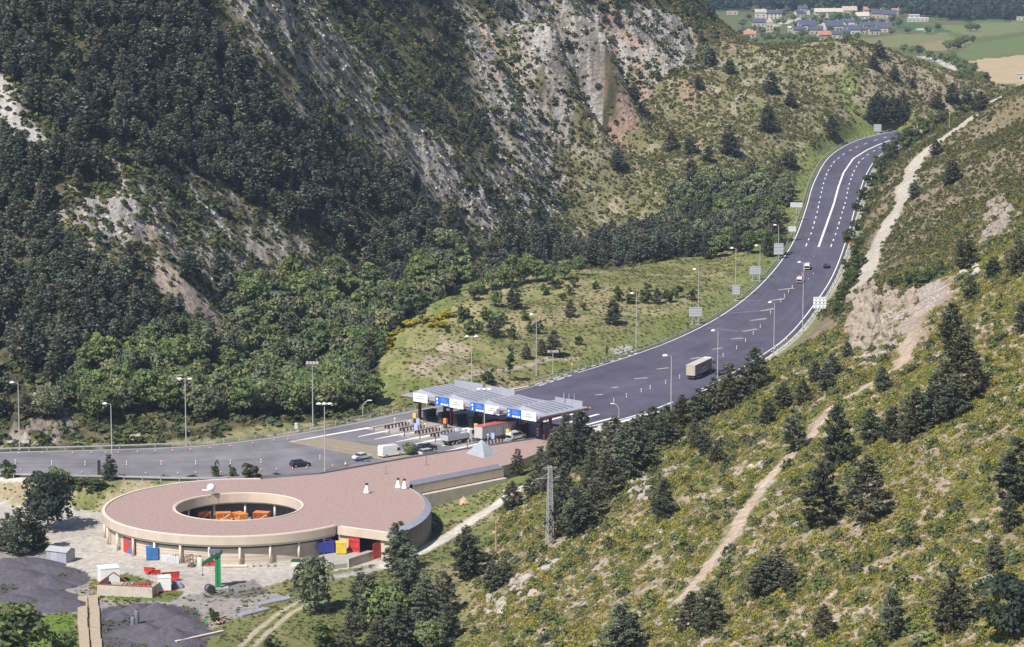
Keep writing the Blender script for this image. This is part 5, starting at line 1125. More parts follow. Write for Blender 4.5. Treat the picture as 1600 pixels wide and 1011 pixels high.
# ---------------------------------------------------------------- village
def house(label, u, v, wpx, hpx, roof, wall='wall_white', flat=False, rz=0.0, depth=.7, group=None, name='house', rows=1, start=1330.0, tower=False):
    p = G(u, v+hpx*.1, start); k = pxm(p); w_ = wpx/k; d_ = w_*depth; h = hpx/k*.8; t = thing(name, label, 'church' if tower else 'house', (p[0], p[1], p[2]-.3), rz, group)
    wl_ = MB().box(-w_/2,w_/2,-d_/2,d_/2,0,h).build('wall', M[wall], t)
    if flat: MB().box(-w_/2-.3,w_/2+.3,-d_/2-.3,d_/2+.3,h,h+.5).build('roof', M[roof], t)
    elif tower: MB().add([(-w_/2-.2,-d_/2-.2,h),(w_/2+.2,-d_/2-.2,h),(w_/2+.2,d_/2+.2,h),(-w_/2-.2,d_/2+.2,h),(0,0,h+w_*.9)],[(0,1,4),(1,2,4),(2,3,4),(3,0,4),(3,2,1,0)]).build('roof', M[roof], t)
    else:
        rh = d_*.40; a = w_/2+.5; b = d_/2+.6
        MB().add([(-a,-b,h-.2),(a,-b,h-.2),(a,0,h+rh),(-a,0,h+rh),(a,b,h-.2),(-a,b,h-.2)],[(0,1,2,3),(3,2,4,5)]).add([(-a+.02,-b,h-.5),(a-.02,-b,h-.5),(a-.02,0,h+rh-.3),(-a+.02,0,h+rh-.3),(a-.02,b,h-.5),(-a+.02,b,h-.5)],[(3,2,1,0),(5,4,2,3)]).build('roof', M[roof], t)
        MB().add([(-w_/2,-d_/2,h),(-w_/2,d_/2,h),(-w_/2,0,h+rh-.35)],[(0,2,1)]).add([(w_/2,-d_/2,h),(w_/2,d_/2,h),(w_/2,0,h+rh-.35)],[(0,1,2)]).build('gable', M[wall], t)
        MB().box(w_*.2,w_*.2+.9,-.4,.4,h+rh*.4,h+rh+1.2).build('chimney', M[wall], t)
    n = max(2, int(w_/4)); wm = MB().box(-.6,.6,-.06,.06,0,1.5).mesh('window'); wm.materials.append(M['glass_dark'])
    for r in range(max(1, int(h/3.2))):
        for i in range(n): link('window', wm, None, t, (-w_/2+w_*(i+.5)/n, -d_/2-.05, 1.0+3.0*r))
    return t
VG = 'slate roofed houses in the village'
house('flat cream farm building at the left end of the far village', 1144, 22, 17, 6, 'plaster', 'stone_wall', True)
house('tall cream stone house left of the long slate roof', 1188, 29, 17, 15, 'stone_wall', 'wall_white'); house('long slate roofed house with a white arcade above the village meadow', 1208, 28, 25, 12, 'slate', 'wall_white', depth=.45)
house('wide dark slate roofed house below the cream stone house', 1185, 40, 20, 9, 'slate', 'stone_wall'); house('stone church tower at the left of the village', 1202, 51, 10, 24, 'stone_wall', 'stone_wall', tower=True, name='church', depth=1)
house('low red roofed house at the lower left edge of the village', 1171, 58, 18, 8, 'tile_red', 'wall_white')
house('pale gabled house at the end of the village street', 1248, 26, 14, 10, 'slate', 'wall_white', rz=.5); house('small dark roofed house high behind the street end', 1254, 18, 14, 8, 'slate', 'stone_wall'); house('white gabled house beside the street, left of the long building', 1267, 22, 10, 8, 'slate', 'wall_white', rz=.6)
house('very long brown roofed cream building at the village top', 1294, 26, 44, 12, 'plaster', 'wall_white', depth=.3, rz=.08); house('brown roofed house right of the very long building', 1327, 21, 22, 8, 'stone_wall', 'wall_white'); house('pink roofed house on the upper right of the village', 1357, 20, 16, 8, 'tile_red', 'wall_white'); house('pale house with a broad shed roof in the upper middle of the village', 1347, 29, 20, 7, 'plaster', 'wall_white')
for u, v, w_, r in ((1371,27,20,0),(1389,28,22,0),(1260,45,26,.1),(1302,46,28,.1),(1328,40,16,-.2),(1332,52,24,0),(1353,46,20,.1),(1379,49,28,-.1),(1307,59,18,0),(1320,56,14,.3),(1275,52,20,0),(1247,52,18,.2),(1345,52,14,0),(1365,53,16,.2)): house('slate roofed house among the crowded dark roofs of the village', u, v, w_, 10, 'slate', 'stone_wall' if int(u) % 2 else 'wall_white', rz=r, group=VG)
house('red roofed house above the dark roofs at the village right end', 1400, 22, 14, 8, 'tile_red', 'wall_white'); house('white walled house with pale yard at the centre left of the village', 1236, 50, 10, 10, 'plaster', 'wall_white'); house('cream gabled house facing the dark roofs, left one', 1287, 46, 12, 11, 'slate', 'wall_white', rz=1.3, depth=1.2); house('cream gabled house facing the dark roofs, right one', 1317, 45, 12, 12, 'slate', 'wall_white', rz=1.3, depth=1.2)
house('yellowish gabled house at the lower right of the dark roofs', 1361, 52, 12, 8, 'slate', 'stone_wall', rz=1.0); house('pinkish roofed house at the lower middle edge of the village', 1287, 61, 20, 11, 'tile_red', 'stone_wall', rz=.3)
house('upper white hotel wing with flat roof right of the village', 1428, 27, 16, 6, 'white', 'wall_white', True); house('lower long white hotel wing with flat roof right of the village', 1434, 33, 32, 8, 'white', 'wall_white', True, depth=.3)
house('large white and red house at the far right below the forest', 1588, 25, 30, 12, 'tile_red', 'wall_white'); house('lower white annexe at the far right below the forest', 1598, 31, 20, 7, 'wall_white', 'wall_white', True)
house('white house cut by the right edge beside the wheat field', 1598, 124, 16, 13, 'wall_white', 'wall_white', True, start=900.0)
# ---------------------------------------------------------------- leaves, needles, stones
LM = leafmat('foliage')
def rdir(n, r): 
    v = r.normal(size=(n, 3)); return v/np.linalg.norm(v, axis=1)[:, None]
def leafquads(C, X, Yv, sx, sy):
    """quads round the centres C spanned by the unit vectors X, Yv"""
    sx = np.asarray(sx).reshape(-1, 1); sy = np.asarray(sy).reshape(-1, 1)
    V = np.stack([C-X*sx-Yv*sy*.6, C+X*sx*.2-Yv*sy, C+X*sx+Yv*sy*.5, C-X*sx*.3+Yv*sy], 1).reshape(-1, 3)
    return V, np.arange(len(V)).reshape(-1, 4)
def trunk_mesh(h, r, seed, limbs=0, z0=.4, reach=.2):
    rr = random.Random(seed); m = MB(); pts = []; x = y = 0
    for k in range(7): pts.append((x, y, -.4+(h+.4)*k/6)); x += rr.uniform(-.02, .02)*h; y += rr.uniform(-.02, .02)*h
    for k in range(6): m.cyl(pts[k], pts[k+1], r*(1-k/6.3), r*(1-(k+1)/6.3), 7)
    for i in range(limbs):
        t = z0+(.92-z0)*i/max(1, limbs); k = min(5, int(t*6)); a = Vector(pts[k]).lerp(Vector(pts[k+1]), t*6-k); an = rr.uniform(0, 6.28); L_ = reach*h*(1.1-t)*rr.uniform(.6, 1.1)
        m.cyl(a, a+Vector((math.cos(an)*L_, math.sin(an)*L_, L_*.35)), r*.3*(1.1-t), r*.08, 4)
    me = m.mesh('trunk', True); return me
def pine(seed, h=9.0, rad=2.6, z0=.06, q=1.0, base=(.045, .068, .042), leaf=.42, shape=.75, gap=.15):
    r = np.random.default_rng(seed); C = []; X = []; S = []; K = []
    z = z0*h; lean = r.uniform(-.03, .03, 2)
    while z < h*.985:
        t = (z/h-z0)/(1-z0); Rz = rad*((1-t)**shape)*(1-.45*(1-t)**6)+.12; nb = max(4, int(6.5*(.6+Rz/rad)))
        a0 = r.uniform(0, 6.28)
        for b in range(nb):
            if r.random() < gap: continue
            a = a0+6.283*b/nb+r.normal(0, .25); L_ = Rz*r.uniform(.62, 1.15); n = max(2, int((2+L_*3.6)*q)); s = np.sqrt(r.uniform(.04, 1, n))*L_; lift = r.uniform(.0, .3)
            c = np.stack([np.cos(a)*s+lean[0]*z, np.sin(a)*s+lean[1]*z, z+s*lift-.06*s*s/max(L_, .1)+r.normal(0, .1, n)], 1); k = .78+.5*r.random()
            m = max(1, int(round(4*q)))
            for j in range(m): C.append(c+r.normal(0, .19+.1*(1-q), (n, 3))*(1, 1, .55)); X.append(np.tile([np.cos(a), np.sin(a), .25], (n, 1))+r.normal(0, .45, (n, 3))); K.append(k*r.uniform(.75, 1.3, n))
        z += h*.047*r.uniform(.75, 1.2)*(1 if q > .6 else 1.25)
    C = np.vstack(C); X = np.vstack(X); X /= np.linalg.norm(X, axis=1)[:, None]; K = np.concatenate(K)
    U = np.tile([0, 0, 1.0], (len(C), 1))+r.normal(0, .5, (len(C), 3)); Yv = np.cross(U, X); Yv /= np.linalg.norm(Yv, axis=1)[:, None]+1e-9
    V, Q = leafquads(C, X, Yv, leaf*r.uniform(.6, 1.2, len(C)), leaf*.5*r.uniform(.6, 1.2, len(C)))
    hue = r.uniform(-1, 1, (len(C), 1)); col_ = np.asarray(base)*K[:, None]*(1+hue*np.array([.05, .03, -.08])); return V, Q, np.repeat(col_, 4, 0)
def leafy(seed, h=8.0, rad=3.0, n=1500, base=(.16, .20, .082), leaf=.30, z0=.22, lumps=26, tall=1.0):
    r = np.random.default_rng(seed); cz = h*(z0+1)/2; rz = h*(1-z0)/2
    d = rdir(lumps, r); rr = r.uniform(.35, .78, lumps)[:, None]; Lc = d*rr*np.array([rad, rad, rz])+np.array([0, 0, cz]); Lr = r.uniform(.19, .40, lumps)*rad*(1.0 if tall < 1.5 else .9)
    pick = r.integers(0, lumps, n); dd = rdir(n, r); dd[:, 2] = np.where(dd[:, 2] < -.3, -dd[:, 2], dd[:, 2]); C = Lc[pick]+dd*(Lr[pick]*r.uniform(.72, 1.08, n))[:, None]*np.array([1, 1, .85])
    N_ = dd+r.normal(0, .45, (n, 3)); N_ /= np.linalg.norm(N_, axis=1)[:, None]; X = np.cross(N_, rdir(n, r)); X /= np.linalg.norm(X, axis=1)[:, None]+1e-9; Yv = np.cross(N_, X)
    V, Q = leafquads(C, X, Yv, leaf*r.uniform(.6, 1.25, n), leaf*.8*r.uniform(.6, 1.25, n))
    K = (r.uniform(.72, 1.32, lumps)[pick]*r.uniform(.75, 1.3, n))[:, None]; hue = r.uniform(-1, 1, (lumps, 1))[pick]
    return V, Q, np.repeat(np.asarray(base)*K*(1+hue*np.array([.15, .05, -.08])), 4, 0)
def tuft(seed, n=34, rad=.6, h=.7, base=(.16, .15, .04), leaf=.2):
    r = np.random.default_rng(seed); d = rdir(n, r); d[:, 2] = np.abs(d[:, 2]); C = d*np.array([rad, rad, h])*r.uniform(.5, 1.05, n)[:, None]
    N_ = d+r.normal(0, .5, (n, 3)); N_ /= np.linalg.norm(N_, axis=1)[:, None]; X = np.cross(N_, rdir(n, r)); X /= np.linalg.norm(X, axis=1)[:, None]+1e-9; Yv = np.cross(N_, X)
    V, Q = leafquads(C, X, Yv, leaf*r.uniform(.7, 1.3, n), leaf*r.uniform(.7, 1.3, n)); return V, Q, np.repeat(np.asarray(base)*r.uniform(.65, 1.35, n)[:, None], 4, 0)
def stone(seed, base=(.38, .35, .32)):
    r = np.random.default_rng(seed); n, m = 7, 4; V = []
    for k in range(m+1):
        th = math.pi*k/m
        for i in range(n): a = 2*math.pi*(i+.5*(k % 2))/n; s = r.uniform(.7, 1.25); V.append((math.sin(th)*math.cos(a)*s+.01*i, math.sin(th)*math.sin(a)*s, -math.cos(th)*.8*s))
    Q = [(k*n+i, k*n+(i+1) % n, (k+1)*n+(i+1) % n, (k+1)*n+i) for k in range(m) for i in range(n)]
    return np.array(V), np.array(Q), np.tile(np.asarray(base), (len(V), 1))
def spread(name, label, protos, pts, rot, scl, pick, tint, m=None, kind='stuff', sz=None):
    """one mesh of many copies: each copy turned about z, scaled, tinted"""
    Vs = []; Qs = []; Cs = []; off = 0
    for k, (V, Q, C) in enumerate(protos):
        ix = np.nonzero(pick == k)[0]
        if len(ix) == 0: continue
        c, s = np.cos(rot[ix])[:, None], np.sin(rot[ix])[:, None]; sc = scl[ix][:, None]; zz = sc if sz is None else sz[ix][:, None]
        x = (V[None, :, 0]*c-V[None, :, 1]*s)*sc+pts[ix, 0:1]; y = (V[None, :, 0]*s+V[None, :, 1]*c)*sc+pts[ix, 1:2]; z = V[None, :, 2]*zz+pts[ix, 2:3]
        Vs.append(np.stack([x, y, z], -1).reshape(-1, 3)); Qs.append((Q[None]+(np.arange(len(ix))*len(V))[:, None, None]).reshape(-1, 4)+off); off += len(ix)*len(V)
        Cs.append((C[None]*tint[ix][:, None, :]).reshape(-1, 3))
    me = np_mesh(name, np.vstack(Vs).astype(np.float32), np.vstack(Qs), np.vstack(Cs)); o = link(name, me, m or LM); tag(o, label, None, None, kind); return o
def tints(n, v=.18, h=.12): 
    k = rng.uniform(1-v, 1+v, (n, 1)); q = rng.uniform(-1, 1, (n, 1)); return k*(1+q*np.array([[h*.6, .02, -h]]))
BARK = mat('bark', (.16, .12, .095), .9, .25, 3); BARK_PALE = mat('bark_pale', (.26, .24, .21), .9, .25, 3)
def protomesh(name, t): me = np_mesh(name, *t); me.materials.append(LM); return me
# near kinds (shared by the single trees)
NP_ = 6
PINE = [pine(100+i, 9, 3.0+.35*(i % 3), .03+.02*(i % 3), 1.45, base=(.14+.012*(i % 3), .16, .106), leaf=.215, shape=(.5,.62,.75)[i % 3], gap=.30) for i in range(NP_)]
PINEM = [protomesh('crown', p) for p in PINE]; PTR = [trunk_mesh(8.6, .17, 200+i, 8, .15, .2) for i in range(NP_)]
FOR = [pine(300+i, 9, 2.7+.2*(i % 3), .16+.05*(i % 3), .5, base=(.112+.012*(i % 3), .130+.008*(i % 2), .095), leaf=.6, shape=.62, gap=.2) for i in range(8)]
FORM = [protomesh('crown', p) for p in FOR]; FTR = [trunk_mesh(8.2, .15, 400+i) for i in range(3)]
LEA = [leafy(500+i, 8, 3.5, 1900, base=((.165,.205,.08),(.14,.185,.07),(.19,.215,.10))[i % 3], z0=.1, lumps=46) for i in range(5)]+[leafy(510+i, 8, 3.6, 2100, base=(.18, .20, .115), z0=.02, lumps=50) for i in range(3)]
DRK = [leafy(530+i, 8, 4.0, 3000, base=(.055, .075, .05), z0=-.03, lumps=38, leaf=.26) for i in range(2)]; DRKM = [protomesh('crown', p) for p in DRK]
LEAM = [protomesh('crown', p) for p in LEA]; LTR = [trunk_mesh(5.5, .2, 600+i, 7, .3, .35) for i in range(3)]
POP = [leafy(700+i, 10, 1.15, 900, base=(.08, .115, .05), leaf=.3, z0=.08, lumps=34, tall=2.0) for i in range(2)]; POPM = [protomesh('crown', p) for p in POP]
BUS = [leafy(800+i, 3, 1.75, 520, base=(.085, .11, .04), leaf=.24, z0=-.12, lumps=14) for i in range(5)]; BUSM = [protomesh('crown', p) for p in BUS]
BRO = [leafy(850+i, 2, 1.3, 320, base=(.42, .36, .04), leaf=.2, z0=-.1, lumps=10) for i in range(3)]; BROM = [protomesh('crown', p) for p in BRO]
BTR = [trunk_mesh(1.2, .1, 900+i, 3, .3, .5) for i in range(2)]
for me_ in PTR+FTR+LTR+BTR: me_.materials.append(BARK)
KINDS = dict(pine=('pine_tree', 'tree', PINEM, PTR, 9.0), forest=('pine_tree', 'tree', FORM, FTR, 9.0), leafy=('broadleaf_tree', 'tree', LEAM[:5], LTR, 8.0), pale=('broadleaf_tree', 'tree', LEAM[5:], LTR, 8.0),
             poplar=('poplar_tree', 'tree', POPM, LTR, 10.0), bush=('bush', 'bush', BUSM, BTR, 3.0), dark=('broadleaf_tree', 'tree', DRKM, LTR, 8.0), broom=('broom_shrub', 'shrub', BROM, BTR, 2.0))
ntree = 0
def plant(kind, p, h, label, group=None, w_=1.0):
    global ntree
    nm_, cat, ms, ts, H0 = KINDS[kind]; i = ntree; ntree += 1
    t = thing(nm_, label, cat, (p[0], p[1], p[2]-.1), rng.uniform(0, 6.28), group); s = h/H0; t.scale = (s*w_, s*w_, s)
    link('crown', ms[i % len(ms)], None, t); link('trunk', ts[i % len(ts)], None, t); return t
def plantpx(kind, u, v, hpx, label, group=None, w_=1.0, start=255.0):
    p = G(u, v, start); return plant(kind, p, hpx/pxm(p)*1.01, label, group, w_)
# ---------------------------------------------------------------- single trees and bushes
one = [('pine',622,892,80,'dark cone shaped pine in front of the curved building wall',1.0),('pine',733,904,84,'dark pine standing alone just below the white gravel track',1.05),('pine',808,743,44,'small cone shaped conifer at the tip of the terrace wall',.9),
 ('pine',1036,812,64,'pine on the grey rocks in the middle of the scrub slope',.95),('pine',1108,990,80,'tall dark pine at the foot of the pale erosion gully',1.05),('pine',1078,985,62,'paler pine left of the dark one at the gully foot',1.2),
 ('pine',972,1030,92,'broad bluish pine cut by the bottom edge left of the gully',1.25),('pine',1189,932,64,'wide low pine on the scrub right of the erosion gully',1.3),('pine',1235,922,46,'small bush like pine beside the wide low pine',1.2),
 ('pine',1308,730,98,'slim pine standing above the pair on the scrub slope',.85),('pine',1287,822,106,'left pine of the big pair on the open scrub slope',1.1),('pine',1354,818,108,'right pine of the big pair on the open scrub slope',1.1),
 ('pine',1240,706,70,'pine with a bare trunk and shadow over the erosion gully',1.0),('pine',1553,894,56,'small pine left of the big right edge pines',1.0),('pine',1488,988,112,'tall bluish pine near the bottom right corner',.95),('pine',1395,1000,82,'thin open pine at the bottom, left of the tall bluish pine',.9),
 ('dark',1575,1000,120,'very dark bushy tree in the bottom right corner',.9),('pine',1287,996,54,'grey green scrubby pine low on the slope near the bottom edge',1.15),('pine',1588,792,112,'big pine cut by the right edge in the middle of the slope',1.1),('pine',1578,830,62,'dark small pine just below the big right edge pine',.9),
 ('pine',1510,422,62,'dark pine on the skyline right of the rocky crag',1.05),('pine',1515,468,38,'small pine just under the skyline pine right of the crag',1.1),('pine',1487,548,78,'pine beside the reddish scree right of the crag',.95),('pine',1503,632,112,'largest pine below the crag, in the upper slope centre',1.15),('pine',1468,632,58,'pine left of the largest pine below the crag',1.1),
 ('pine',1552,432,32,'low dark bushy tree on the right skyline',1.4),('pine',1590,428,58,'dark tree on the right skyline at the frame edge',1.2),('pine',1597,520,50,'pine cut by the right edge below the skyline trees',1.0),
 ('pine',1486,288,40,'lone pine on the far slope right of the dirt track',1.15),('pine',1462,243,26,'small pine beside the upper dirt track',1.1),('pine',1429,310,30,'small dark pine at the right side of the dirt track',1.0),
 ('pine',1140,115,26,'left of the pines just under the middle hill skyline',1.0),('pine',1092,139,23,'small lone pine left on the middle hill near the cliffs',1.0),('pine',1206,146,33,'broad dark pine below the skyline of the middle hill',1.25),('pine',1236,166,23,'low pine right below the broad dark one on the middle hill',1.4),
 ('pine',1049,238,33,'left pine of the close pair in the middle of the scrub hill',1.0),('pine',1078,241,32,'right pine of the close pair in the middle of the scrub hill',1.0),('pine',964,266,38,'lone pine farthest left on the middle scrub hill',.9),('pine',1140,243,48,'large pine right of the pair on the scrub hill',.95),('pine',1106,254,26,'round small pine between the pair and the large pine',1.1),
 ('pine',1198,206,42,'tall double topped pine above the dark grove',1.1),('pine',1300,216,36,'dark pine just left of the green strip above the bend',1.15),('pine',1233,263,27,'wide pine near the upper left edge of the carriageway',1.5),('pine',1366,108,24,'pine on the skyline above the grass patch',1.1),('pine',1374,90,28,'pine on the skyline at the top of the eastern hill',1.1),
 ('pine',1398,126,22,'lone pine on the bare eastern slope',1.1),('pine',1426,137,16,'smallest lone pine on the bare eastern slope',1.2),('pine',1487,162,32,'left pine of three at the right end of the hill',1.1),('pine',1511,162,26,'middle pine of three at the right end of the hill',1.0),('pine',1530,176,34,'right pine of three at the right end of the hill',1.2),('pine',1462,168,26,'dark pine left of the three at the hill end',1.2),
 ('pine',956,366,22,'small pine at the foot of the middle scrub hill',1.2),('pine',957,507,40,'largest round dark pine on the meadow',1.15),('pine',891,496,28,'mid sized pine left of the largest meadow pine',1.1),('pine',803,483,42,'tall pine among the leafy trees on the meadow shoulder',1.0),('pine',772,526,38,'dark pine at the front of the meadow thicket',1.1),('pine',822,561,27,'small pine left of the twin pines by the lamp',1.0),('pine',864,557,42,'bigger one of the twin pines beside the meadow lamp',1.05),('pine',846,555,26,'smaller one of the twin pines beside the meadow lamp',1.1),
 ('pine',1027,475,26,'dark pine at the upper right of the meadow',1.1),('pine',171,750,42,'small conifer on the verge left of the round building',1.0),('dark',76,828,98,'huge dark bushy tree left of the round building',.95),('pine',12,862,64,'leftmost pine of the clump by the metal shed',1.0),('pine',29,868,76,'tallest pine of the clump by the metal shed',.9),('pine',54,860,78,'right pine of the clump by the metal shed',.95),
 ('pine',950,782,78,'pine at the upper edge of the scrub by the roadside wood',1.1),('pine',902,838,82,'pine left of the grey rocks above the lattice pylon foot',1.15),('pine',772,922,48,'low bluish pine left of the pale rocks',1.2),
 ('leafy',90,768,44,'rounded tree on the bank behind the huge dark tree',1.0),('pale',490,958,92,'pale green leafy tree in front of the loading dock',.85),('leafy',22,1042,112,'leafy tree cut by the bottom left corner',1.15),('leafy',98,1030,52,'small leafy tree at the bottom beside the ramps',1.1),('bush',332,975,30,'dark upright bush beside the green scrap heap',.6),
 ('poplar',797,594,60,'slender poplar on the meadow edge',1.0),('poplar',948,560,22,'tiny poplar beside the concrete pad on the meadow',.8),('bush',765,600,26,'round bush beside the slender poplar',.75),('poplar',716,445,66,'dark tall poplar at the top of the leafy gully',1.6),('poplar',660,508,58,'dark poplar halfway up the leafy gully',1.5),
 ('bush',12,745,30,'dark round bush at the left edge beside the road',.9),('bush',338,748,32,'thin young tree on the verge behind the round roof',.5),('bush',362,746,22,'small young tree between the two verge trees',.55),('bush',388,748,30,'round bush on the verge behind the court',.9),('pale',640,712,24,'pale bush between the white van and the silver estate',1.25),
 ('bush',500,1010,40,'bush at the bottom beside the dirt track',1.3),('bush',425,1012,22,'low bush at the bottom left of the dirt track',1.3)]
for k, u, v, h, l_, w_ in one: plantpx(k, u, v, h, l_, None, w_*(1.22 if v < 370 and u > 900 else 1.08), 900.0 if v < 180 and u > 1050 else 255.0)
RS = 'pines in the roadside strip'
for u, v, h in ((868,748,74),(884,722,78),(906,728,88),(930,735,64),(962,742,92),(986,752,100),(1003,742,72),(925,770,60),(1020,700,66),(1042,696,66),(1064,672,56),(1090,662,58),(1112,650,62),(1140,640,76),(1180,612,70),(1158,628,58),(1086,700,46),(1100,712,42),(1006,720,60),(946,716,60),(880,790,62),(870,840,62),(930,812,62),(845,745,50),(1000,690,50),(858,770,55)):
    plantpx('pine', u, v, h, 'dark pine in the dense strip along the near side of the carriageway', RS, 1.1)
FG = 'trees at the foot of the slope'
for u, v, h in ((562,965,72),(578,985,92),(603,990,92),(640,962,112),(664,992,92),(692,962,74),(622,1014,74),(650,1010,64),(548,1016,62),(700,1000,60),(590,1020,60),(675,1020,62)):
    plantpx('pine' if (int(u) % 3) else 'leafy', u, v, h, 'tree in the dark clump below the curved building wall', FG, 1.1)
SG = 'low pines on the scrub slope'
for u, v, h in ((1360,692,55),(1395,690,58),(1430,680,76),(1460,668,72),(1490,655,70),(1420,690,50),(1290,612,46),(1273,597,36),(1255,632,40),(1300,590,40),(1225,640,44),(1215,915,64),(1325,560,26),(1200,665,40),(800,795,44),(830,778,40),(790,912,40),(1120,725,40),(1378,612,40)):
    plantpx('pine', u, v, h, 'low bluish pine growing in a group on the scrub slope', SG, 1.25)
for u, v, h in ((1420,450,26),(1445,453,28),(1470,442,36),(1400,452,22),(1455,440,24)): plantpx('bush', u, v-4, h, 'dark bush in the row behind the rocky crag', 'bushes behind the crag', 1.2, 640.0)
MGp = 'bushes on the meadow'
for u, v, h in ((723,503,30),(736,523,26),(800,529,24),(747,517,20),(880,470,16),(899,449,20),(888,461,18),(830,519,20),(841,522,24),(905,539,18),(913,485,14),(963,470,24),(985,474,26),(1007,474,24),(1043,472,24),(1060,466,24),(1080,470,20),(760,500,24),(785,508,22),(870,452,20),(850,462,22),(820,500,18),(700,520,14),(930,452,14),(1010,455,18)):
    plantpx('bush', u, v, h, 'dark green bush scattered on the grassy meadow', MGp, .85)
for u, v, h in ((768,456,38),(790,451,46),(814,446,40),(838,441,40),(860,446,38),(882,438,38),(750,462,30),(800,432,40),(825,428,36),(905,430,34),(740,470,30),(775,480,30)): plantpx('leafy', u, v, h, 'fresh green leafy tree in the thicket on the meadow shoulder', 'leafy trees on the shoulder', .9)
for u, v in ((612,523),(622,519),(642,506),(650,503),(683,503),(690,497),(697,493),(703,491),(676,508),(609,532),(600,538),(662,498),(688,508),(612,543)): plantpx('broom', u, v+3, 10+5*random.random(), 'yellow flowering broom on the edge of the meadow shoulder', 'yellow brooms', 1.6)
GR = 'pines in the eastern grove'
for u, v, h in ((1358,190,26),(1372,196,36),(1388,196,42),(1400,192,38),(1412,192,36),(1385,178,30),(1372,168,28),(1410,164,24),(1395,172,28),(1363,178,26)): plantpx('pine', u, v, h, 'pine in the dense dark grove above the bend', GR, 1.1, 900.0)
DG_ = 'trees of the dark grove beside the road'
for u in range(1050, 1232, 15):
    for k, v in enumerate((296, 322, 348, 374, 398)):
        if u < 1080 and v < 322 or u > 1215 and v > 330 or (u < 1100 and v > 390): continue
        plantpx('pine' if (u//15+k) % 3 == 0 else ('pale' if k % 2 else 'leafy'), u+rng.uniform(-6, 6), v+rng.uniform(-8, 8), rng.uniform(36, 52), 'tree in the dark grove between the scrub hill and the road', DG_, 1.0)
for u, v, h in ((1340,330,20),(1350,312,22),(1362,290,24),(1375,272,22),(1388,258,24),(1400,244,26),(1415,232,24),(1430,222,24),(1445,212,24),(1460,200,22),(1402,225,20),(1420,215,20),(1440,200,20),(1385,240,20),(1330,380,24),(1336,400,26),(1342,420,28),(1332,440,28),(1338,360,20),(1352,340,20),(1318,470,26),(1326,452,26),(1370,258,20),(1475,192,20),(1500,182,20),(1366,310,18),(1380,288,18),(1345,386,20),(1320,420,18),(1312,490,20)):
    plantpx('bush', u, v, h, 'green bush on the bank between the far bend and the dirt track', 'bushes between bend and track', 1.1, 640.0)
for u, v, h in ((100,752,10),(112,755,12),(124,757,14),(136,759,14),(148,760,14),(158,763,12),(115,764,10),(140,768,10),(405,747,8),(430,745,8),(258,748,8),(300,748,8)): plantpx('bush', u, v, h, 'low light green shrub on the bank behind the round building', 'low shrubs on the bank', 2.2)
# ---------------------------------------------------------------- woods
def jitter(x0, x1, y0, y1, cell):
    nx, ny = int((x1-x0)/cell), int((y1-y0)/cell); gx, gy = np.meshgrid(np.arange(nx), np.arange(ny)); n = nx*ny
    return np.stack([x0+(gx.ravel()+rng.uniform(0, 1, n))*cell, y0+(gy.ravel()+rng.uniform(0, 1, n))*cell], 1)
def sample(A, x, y):
    t = np.clip((x/y-T0)/(T1-T0)*(NT-1), 0, NT-1).round().astype(int); i = np.clip(np.searchsorted(ys, y), 0, NY-1); return A[i, t]
def inview(p, h, mu=300, mv=80):
    u, v = proj(p[:, 0], p[:, 1], p[:, 2]+h); u2, v2 = proj(p[:, 0], p[:, 1], p[:, 2]); return (u > -mu) & (u < 1600+mu) & (v2 > -mv) & (v < 1011+mv)
def with_z(xy): return np.concatenate([xy, zat(xy[:, 0], xy[:, 1])[:, None]], 1)
LEAFZ = wpoly([(350,545),(365,470),(450,452),(560,432),(620,470),(715,395),(740,440)])+[(-10,800),(-22,740),(-38,700),(-40,664),(-30,655),(-48,636),(-70,620),(-100,612),(-112,610)]
mask_leaf = inpoly(GX+WX, GY+WY, LEAFZ).astype(float)*GL*(GS > 4)*(BENCH < .5)
FORB = np.zeros(GX.shape)
FORB[(inmount) & (GY < 1420) & (GZ > 3)] = 1
FORB *= (1-np.clip(ROCKY*1.6, 0, .9)); FORB *= (1-MIDH); FORB *= (1-.86*CRD)
# thinner wood on the slopes behind the first crest and on the lower spur
thin = area([(400,0),(620,160),(720,260),(850,385),(870,300),(900,200),(1000,160),(1090,90),(1150,60),(1120,0),(700,0),(560,0)], 2); FORB *= (1-.5*thin); FORB *= (1-.85*area([(960,-60),(1010,60),(1060,130),(1110,90),(1170,60),(1150,-60)], 2))
thin2 = area([(150,230),(320,290),(440,330),(580,400),(600,450),(480,470),(380,440),(300,400),(220,390)], 2); FORB *= (1-.62*thin2)
FORB *= (1-area([(222,405),(242,402),(300,447),(362,500),(366,538),(328,532),(288,492),(246,452)], .3)); FORB *= (1-path([(0,140),(25,185),(45,215),(65,230)], 5))
FORB *= (1-area([(0,540),(70,575),(140,640),(160,700),(0,700)], 1)*.6)
FORB *= (1-.3*sst(.58, .7, fbm(GX, GY, 30, 3, 91)))
FORB = np.where((mask_leaf > 0) | (BENCH > .5), 0, FORB)
